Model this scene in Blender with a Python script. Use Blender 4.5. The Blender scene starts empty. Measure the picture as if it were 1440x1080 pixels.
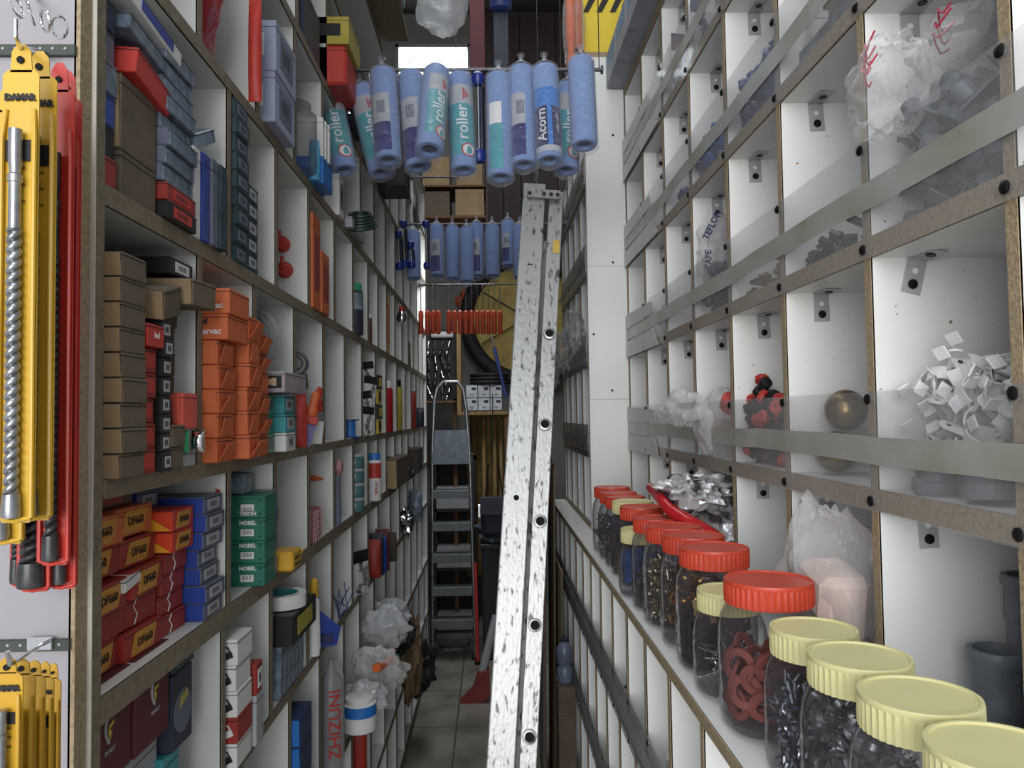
import bpy, math, random
from mathutils import Vector, Matrix, Euler, noise
random.seed(7)
COL = bpy.context.scene.collection
PI = math.pi
# ------------------------------------------------------------------ camera
FPX = 1080.0
CAM = Vector((0.0, 0.0, 1.55))
_yaw = -math.atan(30/FPX); _pit = math.atan(43/FPX); _rol = math.radians(-0.75)
RC = (Matrix.Rotation(_yaw, 3, 'Z') @ Matrix.Rotation(PI/2 + _pit, 3, 'X') @ Matrix.Rotation(_rol, 3, 'Z'))
cd = bpy.data.cameras.new('camera'); cam = bpy.data.objects.new('camera', cd); COL.objects.link(cam)
cam.matrix_world = Matrix.Translation(CAM) @ RC.to_4x4()
cd.sensor_width = 36; cd.lens = 36*FPX/1440; cd.clip_start = 0.02; cd.clip_end = 60
bpy.context.scene.camera = cam
def ray(px, py): return RC @ Vector(((px-720)/FPX, -(py-540)/FPX, -1.0))
def onX(px, py, X):
    v = ray(px, py); return CAM + v*((X-CAM.x)/v.x)
def onY(px, py, Y):
    v = ray(px, py); return CAM + v*((Y-CAM.y)/v.y)
def onZ(px, py, Z):
    v = ray(px, py); return CAM + v*((Z-CAM.z)/v.z)
# ------------------------------------------------------------------ materials
def lin(c): return tuple(((v/255)/12.92 if v <= 10 else ((v/255+0.055)/1.055)**2.4) for v in c)
MATS = {}
def desat(c, k=0.86):
    if c is None: return None
    g = 0.3*c[0]+0.55*c[1]+0.15*c[2]; return tuple(g+(v-g)*k for v in c)
def mat(name, rgb, rough=0.6, metal=0.0, var=0.12, scale=14, bump=0.0, bscale=60, rgb2=None, spec=0.4, stretch=None, thr=None):
    if name in MATS: return MATS[name]
    m = bpy.data.materials.new(name); m.use_nodes = True; nt = m.node_tree; N = nt.nodes; L = nt.links
    b = N['Principled BSDF']; b.inputs['Roughness'].default_value = rough; b.inputs['Metallic'].default_value = metal
    b.inputs['Specular IOR Level'].default_value = spec
    rgb = desat(rgb); rgb2 = desat(rgb2); c = lin(rgb); c2 = lin(rgb2) if rgb2 else tuple(v*(1-var*2.2) for v in c)
    tc = N.new('ShaderNodeTexCoord'); mp = N.new('ShaderNodeMapping'); L.new(tc.outputs['Object'], mp.inputs['Vector'])
    if stretch: mp.inputs['Scale'].default_value = stretch
    nz = N.new('ShaderNodeTexNoise'); nz.inputs['Scale'].default_value = scale; nz.inputs['Detail'].default_value = 5
    L.new(mp.outputs[0], nz.inputs['Vector'])
    r = N.new('ShaderNodeValToRGB'); r.color_ramp.elements[0].position = thr[0] if thr else 0.3; r.color_ramp.elements[1].position = thr[1] if thr else 0.65
    r.color_ramp.elements[0].color = (*c2, 1); r.color_ramp.elements[1].color = (*c, 1)
    L.new(nz.outputs['Fac'], r.inputs['Fac']); L.new(r.outputs['Color'], b.inputs['Base Color'])
    if bump:
        n2 = N.new('ShaderNodeTexNoise'); n2.inputs['Scale'].default_value = bscale; n2.inputs['Detail'].default_value = 4
        L.new(mp.outputs[0], n2.inputs['Vector'])
        bp = N.new('ShaderNodeBump'); bp.inputs['Strength'].default_value = bump; bp.inputs['Distance'].default_value = 0.004
        L.new(n2.outputs['Fac'], bp.inputs['Height']); L.new(bp.outputs[0], b.inputs['Normal'])
    MATS[name] = m; return m
def plastic(name, rgb, amount=0.25, bump=0.5, bscale=40, rough=0.12, edge=0.5):
    """thin clear film: transparent, with a glossy tinted layer that grows at grazing angles"""
    if name in MATS: return MATS[name]
    m = bpy.data.materials.new(name); m.use_nodes = True; nt = m.node_tree; N = nt.nodes; L = nt.links
    out = N['Material Output']; b = N['Principled BSDF']; b.inputs['Base Color'].default_value = (*lin(rgb), 1)
    b.inputs['Roughness'].default_value = rough; b.inputs['Specular IOR Level'].default_value = 0.8
    tr = N.new('ShaderNodeBsdfTransparent'); tr.inputs[0].default_value = (0.97, 0.97, 0.98, 1)
    mx = N.new('ShaderNodeMixShader'); lw = N.new('ShaderNodeLayerWeight'); lw.inputs['Blend'].default_value = 0.35
    ma = N.new('ShaderNodeMath'); ma.operation = 'MULTIPLY_ADD'; ma.inputs[1].default_value = edge; ma.inputs[2].default_value = amount
    ma.use_clamp = True
    L.new(lw.outputs['Facing'], ma.inputs[0]); L.new(ma.outputs[0], mx.inputs[0])
    L.new(tr.outputs[0], mx.inputs[1]); L.new(b.outputs[0], mx.inputs[2]); L.new(mx.outputs[0], out.inputs[0])
    tc = N.new('ShaderNodeTexCoord'); nz = N.new('ShaderNodeTexNoise'); nz.inputs['Scale'].default_value = bscale; nz.inputs['Detail'].default_value = 3
    nz.inputs['Distortion'].default_value = 1.2
    L.new(tc.outputs['Object'], nz.inputs['Vector']); bp = N.new('ShaderNodeBump'); bp.inputs['Strength'].default_value = bump; bp.inputs['Distance'].default_value = 0.01
    L.new(nz.outputs['Fac'], bp.inputs['Height']); L.new(bp.outputs[0], b.inputs['Normal']); L.new(bp.outputs[0], lw.inputs['Normal'])
    MATS[name] = m; return m
def emis(name, rgb, s):
    m = bpy.data.materials.new(name); m.use_nodes = True; nt = m.node_tree
    e = nt.nodes.new('ShaderNodeEmission'); e.inputs[0].default_value = (*lin(rgb), 1); e.inputs[1].default_value = s
    nt.links.new(e.outputs[0], nt.nodes['Material Output'].inputs[0]); MATS[name] = m; return m
white = mat('white_melamine', (222, 224, 222), 0.35, var=0.02, scale=3)
white2 = mat('white_melamine_specked', (228, 228, 225), 0.35, rgb2=(120, 84, 46), scale=95, thr=(0.27, 0.295))
chip = mat('chipboard_edge', (168, 146, 112), 0.8, rgb2=(134, 114, 84), scale=160, bump=0.4, bscale=300)
chipd = mat('chipboard_edge_shaded', (128, 115, 92), 0.8, rgb2=(106, 94, 74), scale=90, bump=0.4, bscale=300)  # darker chipboard copy; the dimmer light on the left is in its colour
alu = mat('scuffed_aluminium', (172, 173, 173), 0.38, 0.55, rgb2=(84, 84, 84), scale=75, bump=0.25, bscale=120, stretch=(1, 1, 0.45), thr=(0.33, 0.43))
aluc = mat('aluminium_plain', (190, 192, 195), 0.3, 0.7, var=0.15, scale=30)
brkst = mat('bracket_zinc', (178, 180, 182), 0.35, 0.15, var=0.1, scale=40)
steel = mat('zinc_steel', (165, 168, 172), 0.3, 0.85, var=0.2, scale=60)
steeld = mat('dark_steel', (82, 82, 84), 0.35, 0.7, var=0.25, scale=60)
chrome = mat('bright_chrome', (225, 225, 228), 0.12, 1.0, var=0.05)
black = mat('black_plastic', (26, 26, 28), 0.45, var=0.1)
darkhole = mat('dark_hole', (16, 16, 17), 0.9)
screwm = mat('black_screw_head', (22, 22, 24), 0.4, 0.4)
green_m = mat('green_rail_paint', (38, 92, 48), 0.5, rgb2=(40, 50, 44), scale=40)
rail_d = mat('dark_green_rail', (52, 62, 54), 0.5, rgb2=(36, 84, 44), scale=20, thr=(0.3, 0.4))
tape_m = mat('grey_packing_tape', (163, 166, 160), 0.35, rgb2=(140, 138, 122), scale=8, spec=0.5)
acry = plastic('clear_acrylic', (186, 186, 184), 0.075, 0.05, 8, 0.08, 0.22)
acryd = plastic('clear_acrylic_dusty', (130, 130, 128), 0.35, 0.05, 8, 0.2, 0.3)
jarp = plastic('clear_jar_plastic', (84, 78, 82), 0.07, 0.12, 10, 0.06, 0.8)
bagp = plastic('clear_bag_film', (215, 214, 214), 0.08, 0.9, 18, 0.1, 0.45)
bagw = plastic('milky_bag_film', (232, 230, 228), 0.26, 0.9, 16, 0.16, 0.5)
bagd = plastic('grey_bag_film', (170, 172, 174), 0.18, 0.9, 20, 0.1, 0.5)
bags = plastic('silvery_bag_film', (205, 208, 212), 0.42, 0.9, 20, 0.08, 0.45)
wrap = plastic('roller_wrap_film', (215, 220, 235), 0.025, 0.8, 30, 0.06, 0.4)
redm = mat('red_lid_plastic', (214, 62, 38), 0.4, var=0.06, scale=8)
cream = mat('cream_lid_plastic', (214, 206, 140), 0.45, var=0.05, scale=8)
kraft = mat('kraft_carton', (102, 88, 72), 0.85, var=0.12, scale=30)
kraftl = mat('light_kraft_carton', (158, 130, 92), 0.85, var=0.1, scale=20)  # used on end flaps, its paler tone paints in the light they catch
orange = mat('orange_carton', (206, 92, 42), 0.55, var=0.06)
redc = mat('red_carton', (158, 42, 32), 0.5, var=0.1)
redb = mat('bright_red_carton', (196, 48, 38), 0.5, var=0.08)
maroon = mat('maroon_carton', (96, 34, 40), 0.6, var=0.15)
amber = mat('amber_carton_panel', (196, 130, 34), 0.5, var=0.06)
yellowp = mat('yellow_sleeve', (214, 164, 28), 0.3, var=0.06, scale=10, spec=0.6)
redp = mat('red_sleeve', (206, 44, 34), 0.3, var=0.1, scale=10, spec=0.6)
orangep = mat('orange_plastic', (222, 92, 30), 0.4, var=0.08)
yellow = mat('yellow_board', (226, 196, 34), 0.5, var=0.05)
blue = mat('blue_carton', (36, 64, 158), 0.35, var=0.12)
navy = mat('navy_print', (34, 38, 86), 0.4, var=0.1)
navyc = mat('navy_carton', (40, 46, 66), 0.5, var=0.2)
slate = mat('slate_carton', (96, 102, 124), 0.5, var=0.12)
sky = mat('blue_printed_panel', (28, 110, 200), 0.4, var=0.05)
teal = mat('teal_print', (52, 150, 160), 0.4, var=0.06)
tealc = mat('dark_teal_carton', (36, 66, 72), 0.5, rgb2=(20, 44, 48), scale=30)
greenc = mat('green_carton', (30, 112, 92), 0.5, var=0.08)
greenb = mat('bright_green_tray', (34, 150, 92), 0.35, var=0.12)
paleb = mat('pale_blue_carton', (150, 160, 190), 0.5, var=0.08)
blister = mat('blue_grey_blister', (120, 140, 158), 0.3, rgb2=(58, 70, 84), scale=40)
paper = mat('white_paper_label', (214, 214, 212), 0.6, var=0.04)
greyl = mat('grey_label', (160, 164, 170), 0.6, var=0.08)
ink = mat('black_ink', (24, 22, 24), 0.6)
redink = mat('red_ink', (190, 34, 40), 0.6)
whiteink = mat('white_ink', (222, 222, 224), 0.6)
fab = mat('blue_roller_fleece', (112, 146, 206), 0.95, var=0.08, scale=200, bump=0.8, bscale=500)
fabd = mat('roller_core_dark', (52, 64, 108), 0.8)
bluek = mat('royal_blue_plastic', (24, 46, 140), 0.35, var=0.1)
brass = mat('dull_brass', (150, 122, 74), 0.3, 0.85, rgb2=(84, 66, 40), scale=30)
rubber = mat('red_rubber', (146, 66, 54), 0.7, var=0.12, scale=30)
rubberk = mat('black_rubber', (24, 24, 26), 0.75, var=0.1)
greyp = mat('grey_pipe_plastic', (108, 114, 122), 0.4, var=0.1)
greyd = mat('dark_grey_pipe_plastic', (58, 60, 64), 0.4, var=0.1)
whitep = mat('white_plastic', (226, 226, 226), 0.4, var=0.04)
violet = mat('violet_blue_plastic', (66, 74, 140), 0.35, var=0.15)
wood = mat('pale_wood', (150, 118, 66), 0.7, rgb2=(112, 84, 42), scale=14, stretch=(6, 6, 0.6))
woodd = mat('brown_wood', (118, 78, 44), 0.7, rgb2=(80, 52, 30), scale=14, stretch=(6, 6, 0.6))
ochre = mat('ochre_cloth', (150, 124, 66), 0.9, rgb2=(110, 88, 44), scale=6, bump=0.5, bscale=20)
# ------------------------------------------------------------------ mesh builder
class MB:
    def __init__(s): s.v = []; s.f = []; s.m = []; s.sm = []; s.M = Matrix.Identity(4)
    def add(s, vs, fs, mi=0, smooth=False, M=None):
        o = len(s.v); T = s.M @ M if M is not None else s.M
        s.v += [tuple(T @ Vector(p)) for p in vs]
        for f in fs: s.f.append(tuple(i+o for i in f)); s.m.append(mi); s.sm.append(smooth)
        return s
    def box(s, x0, x1, y0, y1, z0, z1, mi=0, b=0.0, M=None):
        if x1 < x0: x0, x1 = x1, x0
        if y1 < y0: y0, y1 = y1, y0
        if z1 < z0: z0, z1 = z1, z0
        b = min(b, (x1-x0)*0.3, (y1-y0)*0.3, (z1-z0)*0.3)
        if b <= 0:
            vs = [(x, y, z) for x in (x0, x1) for y in (y0, y1) for z in (z0, z1)]
            fs = [(0, 1, 3, 2), (4, 6, 7, 5), (0, 4, 5, 1), (2, 3, 7, 6), (0, 2, 6, 4), (1, 5, 7, 3)]
            return s.add(vs, fs, mi, False, M)
        vs = []; idx = {}
        for i, x in ((0, x0), (1, x1)):
            for j, y in ((0, y0), (1, y1)):
                for k, z in ((0, z0), (1, z1)):
                    dx = b if i == 0 else -b; dy = b if j == 0 else -b; dz = b if k == 0 else -b
                    idx[(i, j, k, 0)] = len(vs); vs.append((x, y+dy, z+dz))
                    idx[(i, j, k, 1)] = len(vs); vs.append((x+dx, y, z+dz))
                    idx[(i, j, k, 2)] = len(vs); vs.append((x+dx, y+dy, z))
        fs = []
        for a in range(3):
            for e in (0, 1):
                q = []
                for (p, r) in ((0, 0), (1, 0), (1, 1), (0, 1)):
                    t = [0, 0, 0]; t[a] = e; o = [c for c in range(3) if c != a]; t[o[0]] = p; t[o[1]] = r
                    q.append(idx[(*t, a)])
                fs.append(tuple(q))
        for a in range(3):
            o = [c for c in range(3) if c != a]
            for p in (0, 1):
                for r in (0, 1):
                    t0 = [0, 0, 0]; t0[o[0]] = p; t0[o[1]] = r; t1 = list(t0); t1[a] = 1
                    fs.append((idx[(*t0, o[0])], idx[(*t1, o[0])], idx[(*t1, o[1])], idx[(*t0, o[1])]))
        for i in (0, 1):
            for j in (0, 1):
                for k in (0, 1): fs.append((idx[(i, j, k, 0)], idx[(i, j, k, 1)], idx[(i, j, k, 2)]))
        return s.add(vs, fs, mi, False, M)
    def lathe(s, prof, seg=20, mi=0, M=None, flute=0, fd=0.0, sq=0.0, smooth=True):
        vs = []; fs = []
        for (r, z) in prof:
            for i in range(seg):
                a = 2*PI*i/seg; rr = r*(1 - (fd if (flute and i % 2) else 0))
                if sq:
                    c, n = math.cos(a), math.sin(a); k = (abs(c)**(2+sq)+abs(n)**(2+sq))**(-1/(2+sq)); rr = rr*k
                vs.append((rr*math.cos(a), rr*math.sin(a), z))
        n = len(prof)
        for j in range(n-1):
            for i in range(seg):
                i2 = (i+1) % seg; fs.append((j*seg+i, j*seg+i2, (j+1)*seg+i2, (j+1)*seg+i))
        if prof[0][0] > 1e-6: fs.append(tuple(range(seg))[::-1])
        if prof[-1][0] > 1e-6: fs.append(tuple((n-1)*seg+i for i in range(seg)))
        return s.add(vs, fs, mi, smooth, M)
    def open_lathe(s, prof, seg=20, mi=0, M=None, a0=0.0, a1=2*PI):
        full = abs(a1-a0-2*PI) < 1e-6; k = seg if full else seg+1
        vs = [(r*math.cos(a0+(a1-a0)*i/seg), r*math.sin(a0+(a1-a0)*i/seg), z) for (r, z) in prof for i in range(k)]
        fs = []
        for j in range(len(prof)-1):
            for i in range(seg):
                i2 = (i+1) % k; fs.append((j*k+i, j*k+i2, (j+1)*k+i2, (j+1)*k+i))
        return s.add(vs, fs, mi, True, M)
    def cyl(s, p0, p1, r, seg=12, mi=0, r2=None):
        p0 = Vector(p0); p1 = Vector(p1); d = p1-p0; q = d.to_track_quat('Z', 'Y').to_matrix().to_4x4()
        return s.lathe([(r, 0), (r if r2 is None else r2, d.length)], seg, mi, Matrix.Translation(p0) @ q)
    def tube(s, pts, r, seg=8, mi=0, closed=False):
        pts = [Vector(p) for p in pts]; n = len(pts); vs = []; fs = []; up = None
        for i, p in enumerate(pts):
            if closed: t = pts[(i+1) % n]-pts[i-1]
            else: t = pts[min(i+1, n-1)]-pts[max(i-1, 0)]
            t.normalize()
            if up is None:
                up = Vector((0, 0, 1)) if abs(t.z) < 0.9 else Vector((1, 0, 0))
            a = t.cross(up)
            if a.length < 1e-5: a = t.cross(Vector((0, 1, 0.01)))
            a.normalize(); c = a.cross(t).normalized(); up = c
            rr = r[i] if isinstance(r, (list, tuple)) else r
            for k in range(seg):
                w = 2*PI*k/seg; vs.append(tuple(p + a*(rr*math.cos(w)) + c*(rr*math.sin(w))))
        for i in range(n if closed else n-1):
            j = (i+1) % n
            for k in range(seg):
                k2 = (k+1) % seg; fs.append((i*seg+k, i*seg+k2, j*seg+k2, j*seg+k))
        if not closed: fs.append(tuple(range(seg))[::-1]); fs.append(tuple((n-1)*seg+k for k in range(seg)))
        return s.add(vs, fs, mi, True)
    def torus(s, R, r, seg=20, ss=8, mi=0, M=None):
        vs = []; fs = []
        for i in range(seg):
            a = 2*PI*i/seg
            for k in range(ss):
                w = 2*PI*k/ss; rr = R+r*math.cos(w); vs.append((rr*math.cos(a), rr*math.sin(a), r*math.sin(w)))
        for i in range(seg):
            for k in range(ss):
                fs.append((i*ss+k, ((i+1) % seg)*ss+k, ((i+1) % seg)*ss+(k+1) % ss, i*ss+(k+1) % ss))
        return s.add(vs, fs, mi, True, M)
    def blob(s, c, rad, amp=0.25, freq=6, seg=28, rings=18, mi=0, seed=0, flat=None):
        """crumpled closed bag shape"""
        vs = []; fs = []; c = Vector(c); off = Vector((seed*3.7, seed*1.9, seed*5.3))
        for j in range(1, rings):
            ph = PI*j/rings
            for i in range(seg):
                a = 2*PI*i/seg; d = Vector((math.sin(ph)*math.cos(a), math.sin(ph)*math.sin(a), math.cos(ph)))
                k = 1+amp*(noise.noise(d*freq*0.35+off)*1.3 + 0.6*abs(noise.noise(d*freq+off)))
                p = Vector((d.x*rad[0]*k, d.y*rad[1]*k, d.z*rad[2]*k))
                if flat is not None: p.z = max(p.z, -flat)
                vs.append(tuple(c+p))
        K = [1+amp*(noise.noise(Vector((0, 0, e))*freq*0.35+off)*1.3+0.6*abs(noise.noise(Vector((0, 0, e))*freq+off))) for e in (1, -1)]
        t = len(vs); vs.append(tuple(c+Vector((0, 0, rad[2]*K[0])))); u = len(vs)
        vs.append(tuple(c-Vector((0, 0, rad[2]*K[1] if flat is None else min(flat, rad[2]*K[1])))))
        for j in range(rings-2):
            for i in range(seg):
                i2 = (i+1) % seg; fs.append((j*seg+i, (j+1)*seg+i, (j+1)*seg+i2, j*seg+i2))
        for i in range(seg):
            fs.append((t, i, (i+1) % seg)); fs.append((u, (rings-2)*seg+(i+1) % seg, (rings-2)*seg+i))
        return s.add(vs, fs, mi, True)
    def auger(s, L, r, pitch, mi=0, steps=None, M=None):
        n = steps or int(L/pitch*14); seg = 12; vs = []; fs = []
        for j in range(n+1):
            z = L*j/n; w = 2*PI*z/pitch
            for i in range(seg):
                a = 2*PI*i/seg; rr = r*(0.62+0.38*abs(math.cos(a))**0.7); vs.append((rr*math.cos(a+w), rr*math.sin(a+w), z))
        for j in range(n):
            for i in range(seg):
                i2 = (i+1) % seg; fs.append((j*seg+i, j*seg+i2, (j+1)*seg+i2, (j+1)*seg+i))
        fs.append(tuple(range(seg))[::-1]); fs.append(tuple(n*seg+i for i in range(seg)))
        return s.add(vs, fs, mi, True, M)
    def plate(s, pts, t, axis=1, mi=0, M=None):
        """flat polygon (pts in 2D) extruded by t along axis (0=x,1=y,2=z)"""
        n = len(pts); vs = []
        for e in (0, t):
            for (a, b) in pts:
                vs.append({0: (e, a, b), 1: (a, e, b), 2: (a, b, e)}[axis])
        fs = [tuple(range(n)), tuple(range(n, 2*n))[::-1]] + [(i, i+n, (i+1) % n+n, (i+1) % n) for i in range(n)]
        return s.add(vs, fs, mi, False, M)
    def mesh(s, name, mats):
        me = bpy.data.meshes.new(name); me.from_pydata(s.v, [], s.f); me.validate()
        for m in (mats if isinstance(mats, (list, tuple)) else [mats]): me.materials.append(m)
        if len(me.polygons) == len(s.f):
            me.polygons.foreach_set('material_index', s.m); me.polygons.foreach_set('use_smooth', s.sm)
        me.update()
        if any(s.sm): me.set_sharp_from_angle(angle=math.radians(42))
        return me
def part(name, mb, mats=None, parent=None, label=None, loc=None):
    me = mb.mesh(name, mats) if isinstance(mb, MB) else mb
    o = bpy.data.objects.new(name, me); COL.objects.link(o)
    if parent is not None: o.parent = parent
    if loc is not None: o.location = loc
    if label: o['label'] = label
    return o
def thing(name, label, cat, loc=(0, 0, 0), rot=(0, 0, 0), group=None):
    o = bpy.data.objects.new(name, None); o.empty_display_size = 0.05; COL.objects.link(o)
    o.location = loc; o.rotation_euler = rot; o['label'] = label; o['category'] = cat
    if group: o['group'] = group
    return o
def solo(name, mb, mats, label, cat, loc=None, rot=None, group=None, kind=None):
    o = part(name, mb, mats); o['label'] = label; o['category'] = cat
    if loc is not None: o.location = loc
    if rot is not None: o.rotation_euler = rot
    if group: o['group'] = group
    if kind: o['kind'] = kind
    return o
def struct(name, mb, mats):
    o = part(name, mb, mats); o['kind'] = 'structure'; return o
def kids(o): return [c for c in COL.objects if c.parent == o]
def dup(o, loc=None, rot=None, label=None, group=None, parent=None, ks=None):
    c = o.copy(); COL.objects.link(c)
    if loc is not None: c.location = loc
    if rot is not None: c.rotation_euler = rot
    if label: c['label'] = label
    if group: c['group'] = group
    if parent is not None: c.parent = parent
    for k in (ks if ks is not None else kids(o)):
        d = k.copy(); COL.objects.link(d); d.parent = c
    return c
def text_mesh(txt, size, M, bold=0.0, ext=0.0002):
    cu = bpy.data.curves.new('t', 'FONT'); cu.body = txt; cu.size = size; cu.align_x = 'CENTER'; cu.align_y = 'CENTER'; cu.extrude = ext; cu.offset = bold
    cu.resolution_u = 2
    ob = bpy.data.objects.new('t', cu); COL.objects.link(ob)
    dg = bpy.context.evaluated_depsgraph_get(); me = bpy.data.meshes.new_from_object(ob.evaluated_get(dg))
    bpy.data.objects.remove(ob); bpy.data.curves.remove(cu); me.transform(M); return me
def text(parent, txt, size, M, m, name='printed_text', bold=0.0):
    me = text_mesh(txt, size, M, bold); me.materials.clear(); me.materials.append(m)
    return part(name, me, m, parent)
# orientation of flat text: facing +X (aisle side of left things), facing -Y (towards the shop front)
def faceX(x, y, z, roll=0): return Matrix.Translation((x, y, z)) @ Matrix(((0, 0, 1, 0), (1, 0, 0, 0), (0, 1, 0, 0), (0, 0, 0, 1))) @ Matrix.Rotation(roll, 4, 'Z')
def faceY(x, y, z, roll=0): return Matrix.Translation((x, y, z)) @ Matrix.Rotation(PI/2, 4, 'X') @ Matrix.Rotation(roll, 4, 'Z')
ORD = ['lowest', 'second lowest', 'third lowest', 'fourth lowest', 'fifth lowest', 'sixth lowest', 'seventh lowest', 'eighth lowest', 'ninth lowest', 'tenth lowest']
NTH = ['first', 'second', 'third', 'fourth', 'fifth', 'sixth', 'seventh', 'eighth', 'ninth', 'tenth', 'eleventh', 'twelfth', 'thirteenth', 'fourteenth', 'fifteenth', 'sixteenth']

def wrap_text(par, txt, size, r, z, ang, m, roll=PI/2, sh=0):
    me = text_mesh(txt, size, Matrix.Rotation(roll, 4, 'Z'), .0004, 0.0)
    import bmesh
    bm_ = bmesh.new(); bm_.from_mesh(me); bmesh.ops.triangulate(bm_, faces=bm_.faces)
    for _ in range(3):
        ee = [e for e in bm_.edges if e.calc_length() > .006]
        if ee: bmesh.ops.subdivide_edges(bm_, edges=ee, cuts=1)
    bm_.to_mesh(me); bm_.free()
    for v in me.vertices:
        a = ang + (v.co.x+sh)/r; zz = z+v.co.y; v.co = Vector((r*math.cos(a), r*math.sin(a), zz))
    me.materials.clear(); me.materials.append(m); return part('printed_text', me, m, par)
FRONT = -PI/2
# ================================================================== the room
YB = 6.3; HT = 4.9
floor_m = mat('floor_tiles', (150, 146, 136), 0.45, rgb2=(104, 100, 90), scale=5, thr=(0.25, 0.7))
def floor_tiles():
    nt = floor_m.node_tree; N = nt.nodes; L = nt.links; b = N['Principled BSDF']
    src = b.inputs['Base Color'].links[0].from_socket
    br = N.new('ShaderNodeTexBrick'); br.offset = 0; br.inputs['Scale'].default_value = 1; br.inputs['Mortar Size'].default_value = 0.004
    br.inputs['Brick Width'].default_value = 0.333; br.inputs['Row Height'].default_value = 0.5; br.inputs['Mortar'].default_value = (*lin((78, 74, 66)), 1)
    tc = N.new('ShaderNodeTexCoord'); mp = N.new('ShaderNodeMapping'); mp.inputs['Location'].default_value = (0.19, 0.1, 0)
    L.new(tc.outputs['Object'], mp.inputs[0]); L.new(mp.outputs[0], br.inputs['Vector'])
    L.new(src, br.inputs['Color1']); L.new(src, br.inputs['Color2']); L.new(br.outputs['Color'], b.inputs['Base Color'])
floor_tiles()
wall_m = mat('grey_plaster', (120, 118, 114), 0.9, var=0.1, scale=4)
dwall = mat('dark_brown_panel', (58, 42, 38), 0.6, rgb2=(42, 31, 29), scale=10, stretch=(8, 8, 0.5))
ceil_m = mat('dark_ceiling', (70, 68, 66), 0.9, var=0.1, scale=3)
struct('floor', MB().box(-1.6, 1.6, -2.6, YB, -0.05, 0), floor_m)
struct('ceiling', MB().box(-1.6, 1.6, -2.6, YB, HT, HT+.05), ceil_m)
struct('wall_left', MB().box(-1.05, -1.0, 0.9, YB, 0, HT), wall_m)
struct('wall_right', MB().box(0.86, 0.91, -0.2, YB, 0, HT), wall_m)
# back wall with a high opening that shows the bright sky
w0 = onY(556, 113, YB); w1 = onY(662, 62, YB)
wb = MB(); wx0, wx1, wz0, wz1 = w0.x, w1.x, w0.z, w1.z
wb.box(-1.05, wx0, YB, YB+.05, 0, HT); wb.box(wx1, 0.91, YB, YB+.05, 0, HT); wb.box(wx0, wx1, YB, YB+.05, 0, wz0); wb.box(wx0, wx1, YB, YB+.05, wz1, HT)
struct('wall_back', wb, wall_m)
wn = MB(); f = .03
for a in ((wx0, wx0+f, wz0, wz1), (wx1-f, wx1, wz0, wz1), (wx0, wx1, wz0, wz0+f), (wx0, wx1, wz1-f, wz1)): wn.box(a[0], a[1], YB-.01, YB+.04, a[2], a[3], 0, .003)
wn.box(wx0+f, wx1-f, YB+.02, YB+.024, wz0+f, wz1-f, 1)
winf = struct('window_1', wn, [aluc, emis('overcast_daylight_glass', (240, 250, 255), 5.0)])
# brown timber cladding on the right half of the back wall
tb = MB(); x0 = onY(680, 100, 6.2).x
for i in range(6): tb.box(x0+i*.15, x0+i*.15+.147, 6.22, 6.27, 2.0, 4.88, 0, .003)
struct('trim_1', tb, dwall)
# ================================================================== left shelf unit
whitel = mat('white_melamine_left_shaded', (204, 206, 202), 0.35, var=0.03, scale=3)  # white toned down to stand in for weaker light on the left unit
XL = -0.40; XLB = -0.76; YL0, YL1 = 0.804, 4.78
LZ = [(0.07, .02), (.36, .018), (.675, .018), (1.02, .018), (1.268, .028), (1.488, .020), (1.796, .022), (2.078, .02), (2.382, .02), (2.67, .02), (2.96, .02)]
unit_l = thing('wall_shelf', 'tall white pigeonhole shelf unit with brown chipboard edges lining the left of aisle', 'shelf unit', (XL, YL0, 0))
def P(name, mb, mats, par, label=None):
    """part given in world coordinates, stored relative to its thing"""
    o = part(name, mb, mats, None, label); o.parent = par; o.matrix_parent_inverse = Matrix.Translation(-Vector(par.location)) if par.rotation_euler[:] == (0, 0, 0) else par.matrix_basis.inverted(); return o
def board(x0, x1, y0, y1, z0, z1, fx, t=0.0012):
    """melamine board with a bare chipboard front edge at fx"""
    m = MB().box(x0, x1, y0, y1, z0, z1, 0)
    s = 1 if fx > (x0+x1)/2 else -1
    m.box(fx-0.002 if s > 0 else fx-t, fx+t if s > 0 else fx+.002, y0, y1, z0, z1, 1); return m
for z, t in LZ: P('shelf_board', board(XLB, XL, YL0, YL1, z-t, z, XL), [whitel, chipd], unit_l)
P('back_panel', MB().box(XLB-.01, XLB, .76, YL1+.02, 0.05, 2.98), whitel, unit_l)
P('kick_board', MB().box(XL-.05, XL-.03, YL0, YL1, 0, .05), chipd, unit_l)
P('end_panel', board(XLB, XL, YL1, YL1+.018, 0, 2.98, XL), [whitel, chipd], unit_l)
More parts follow.
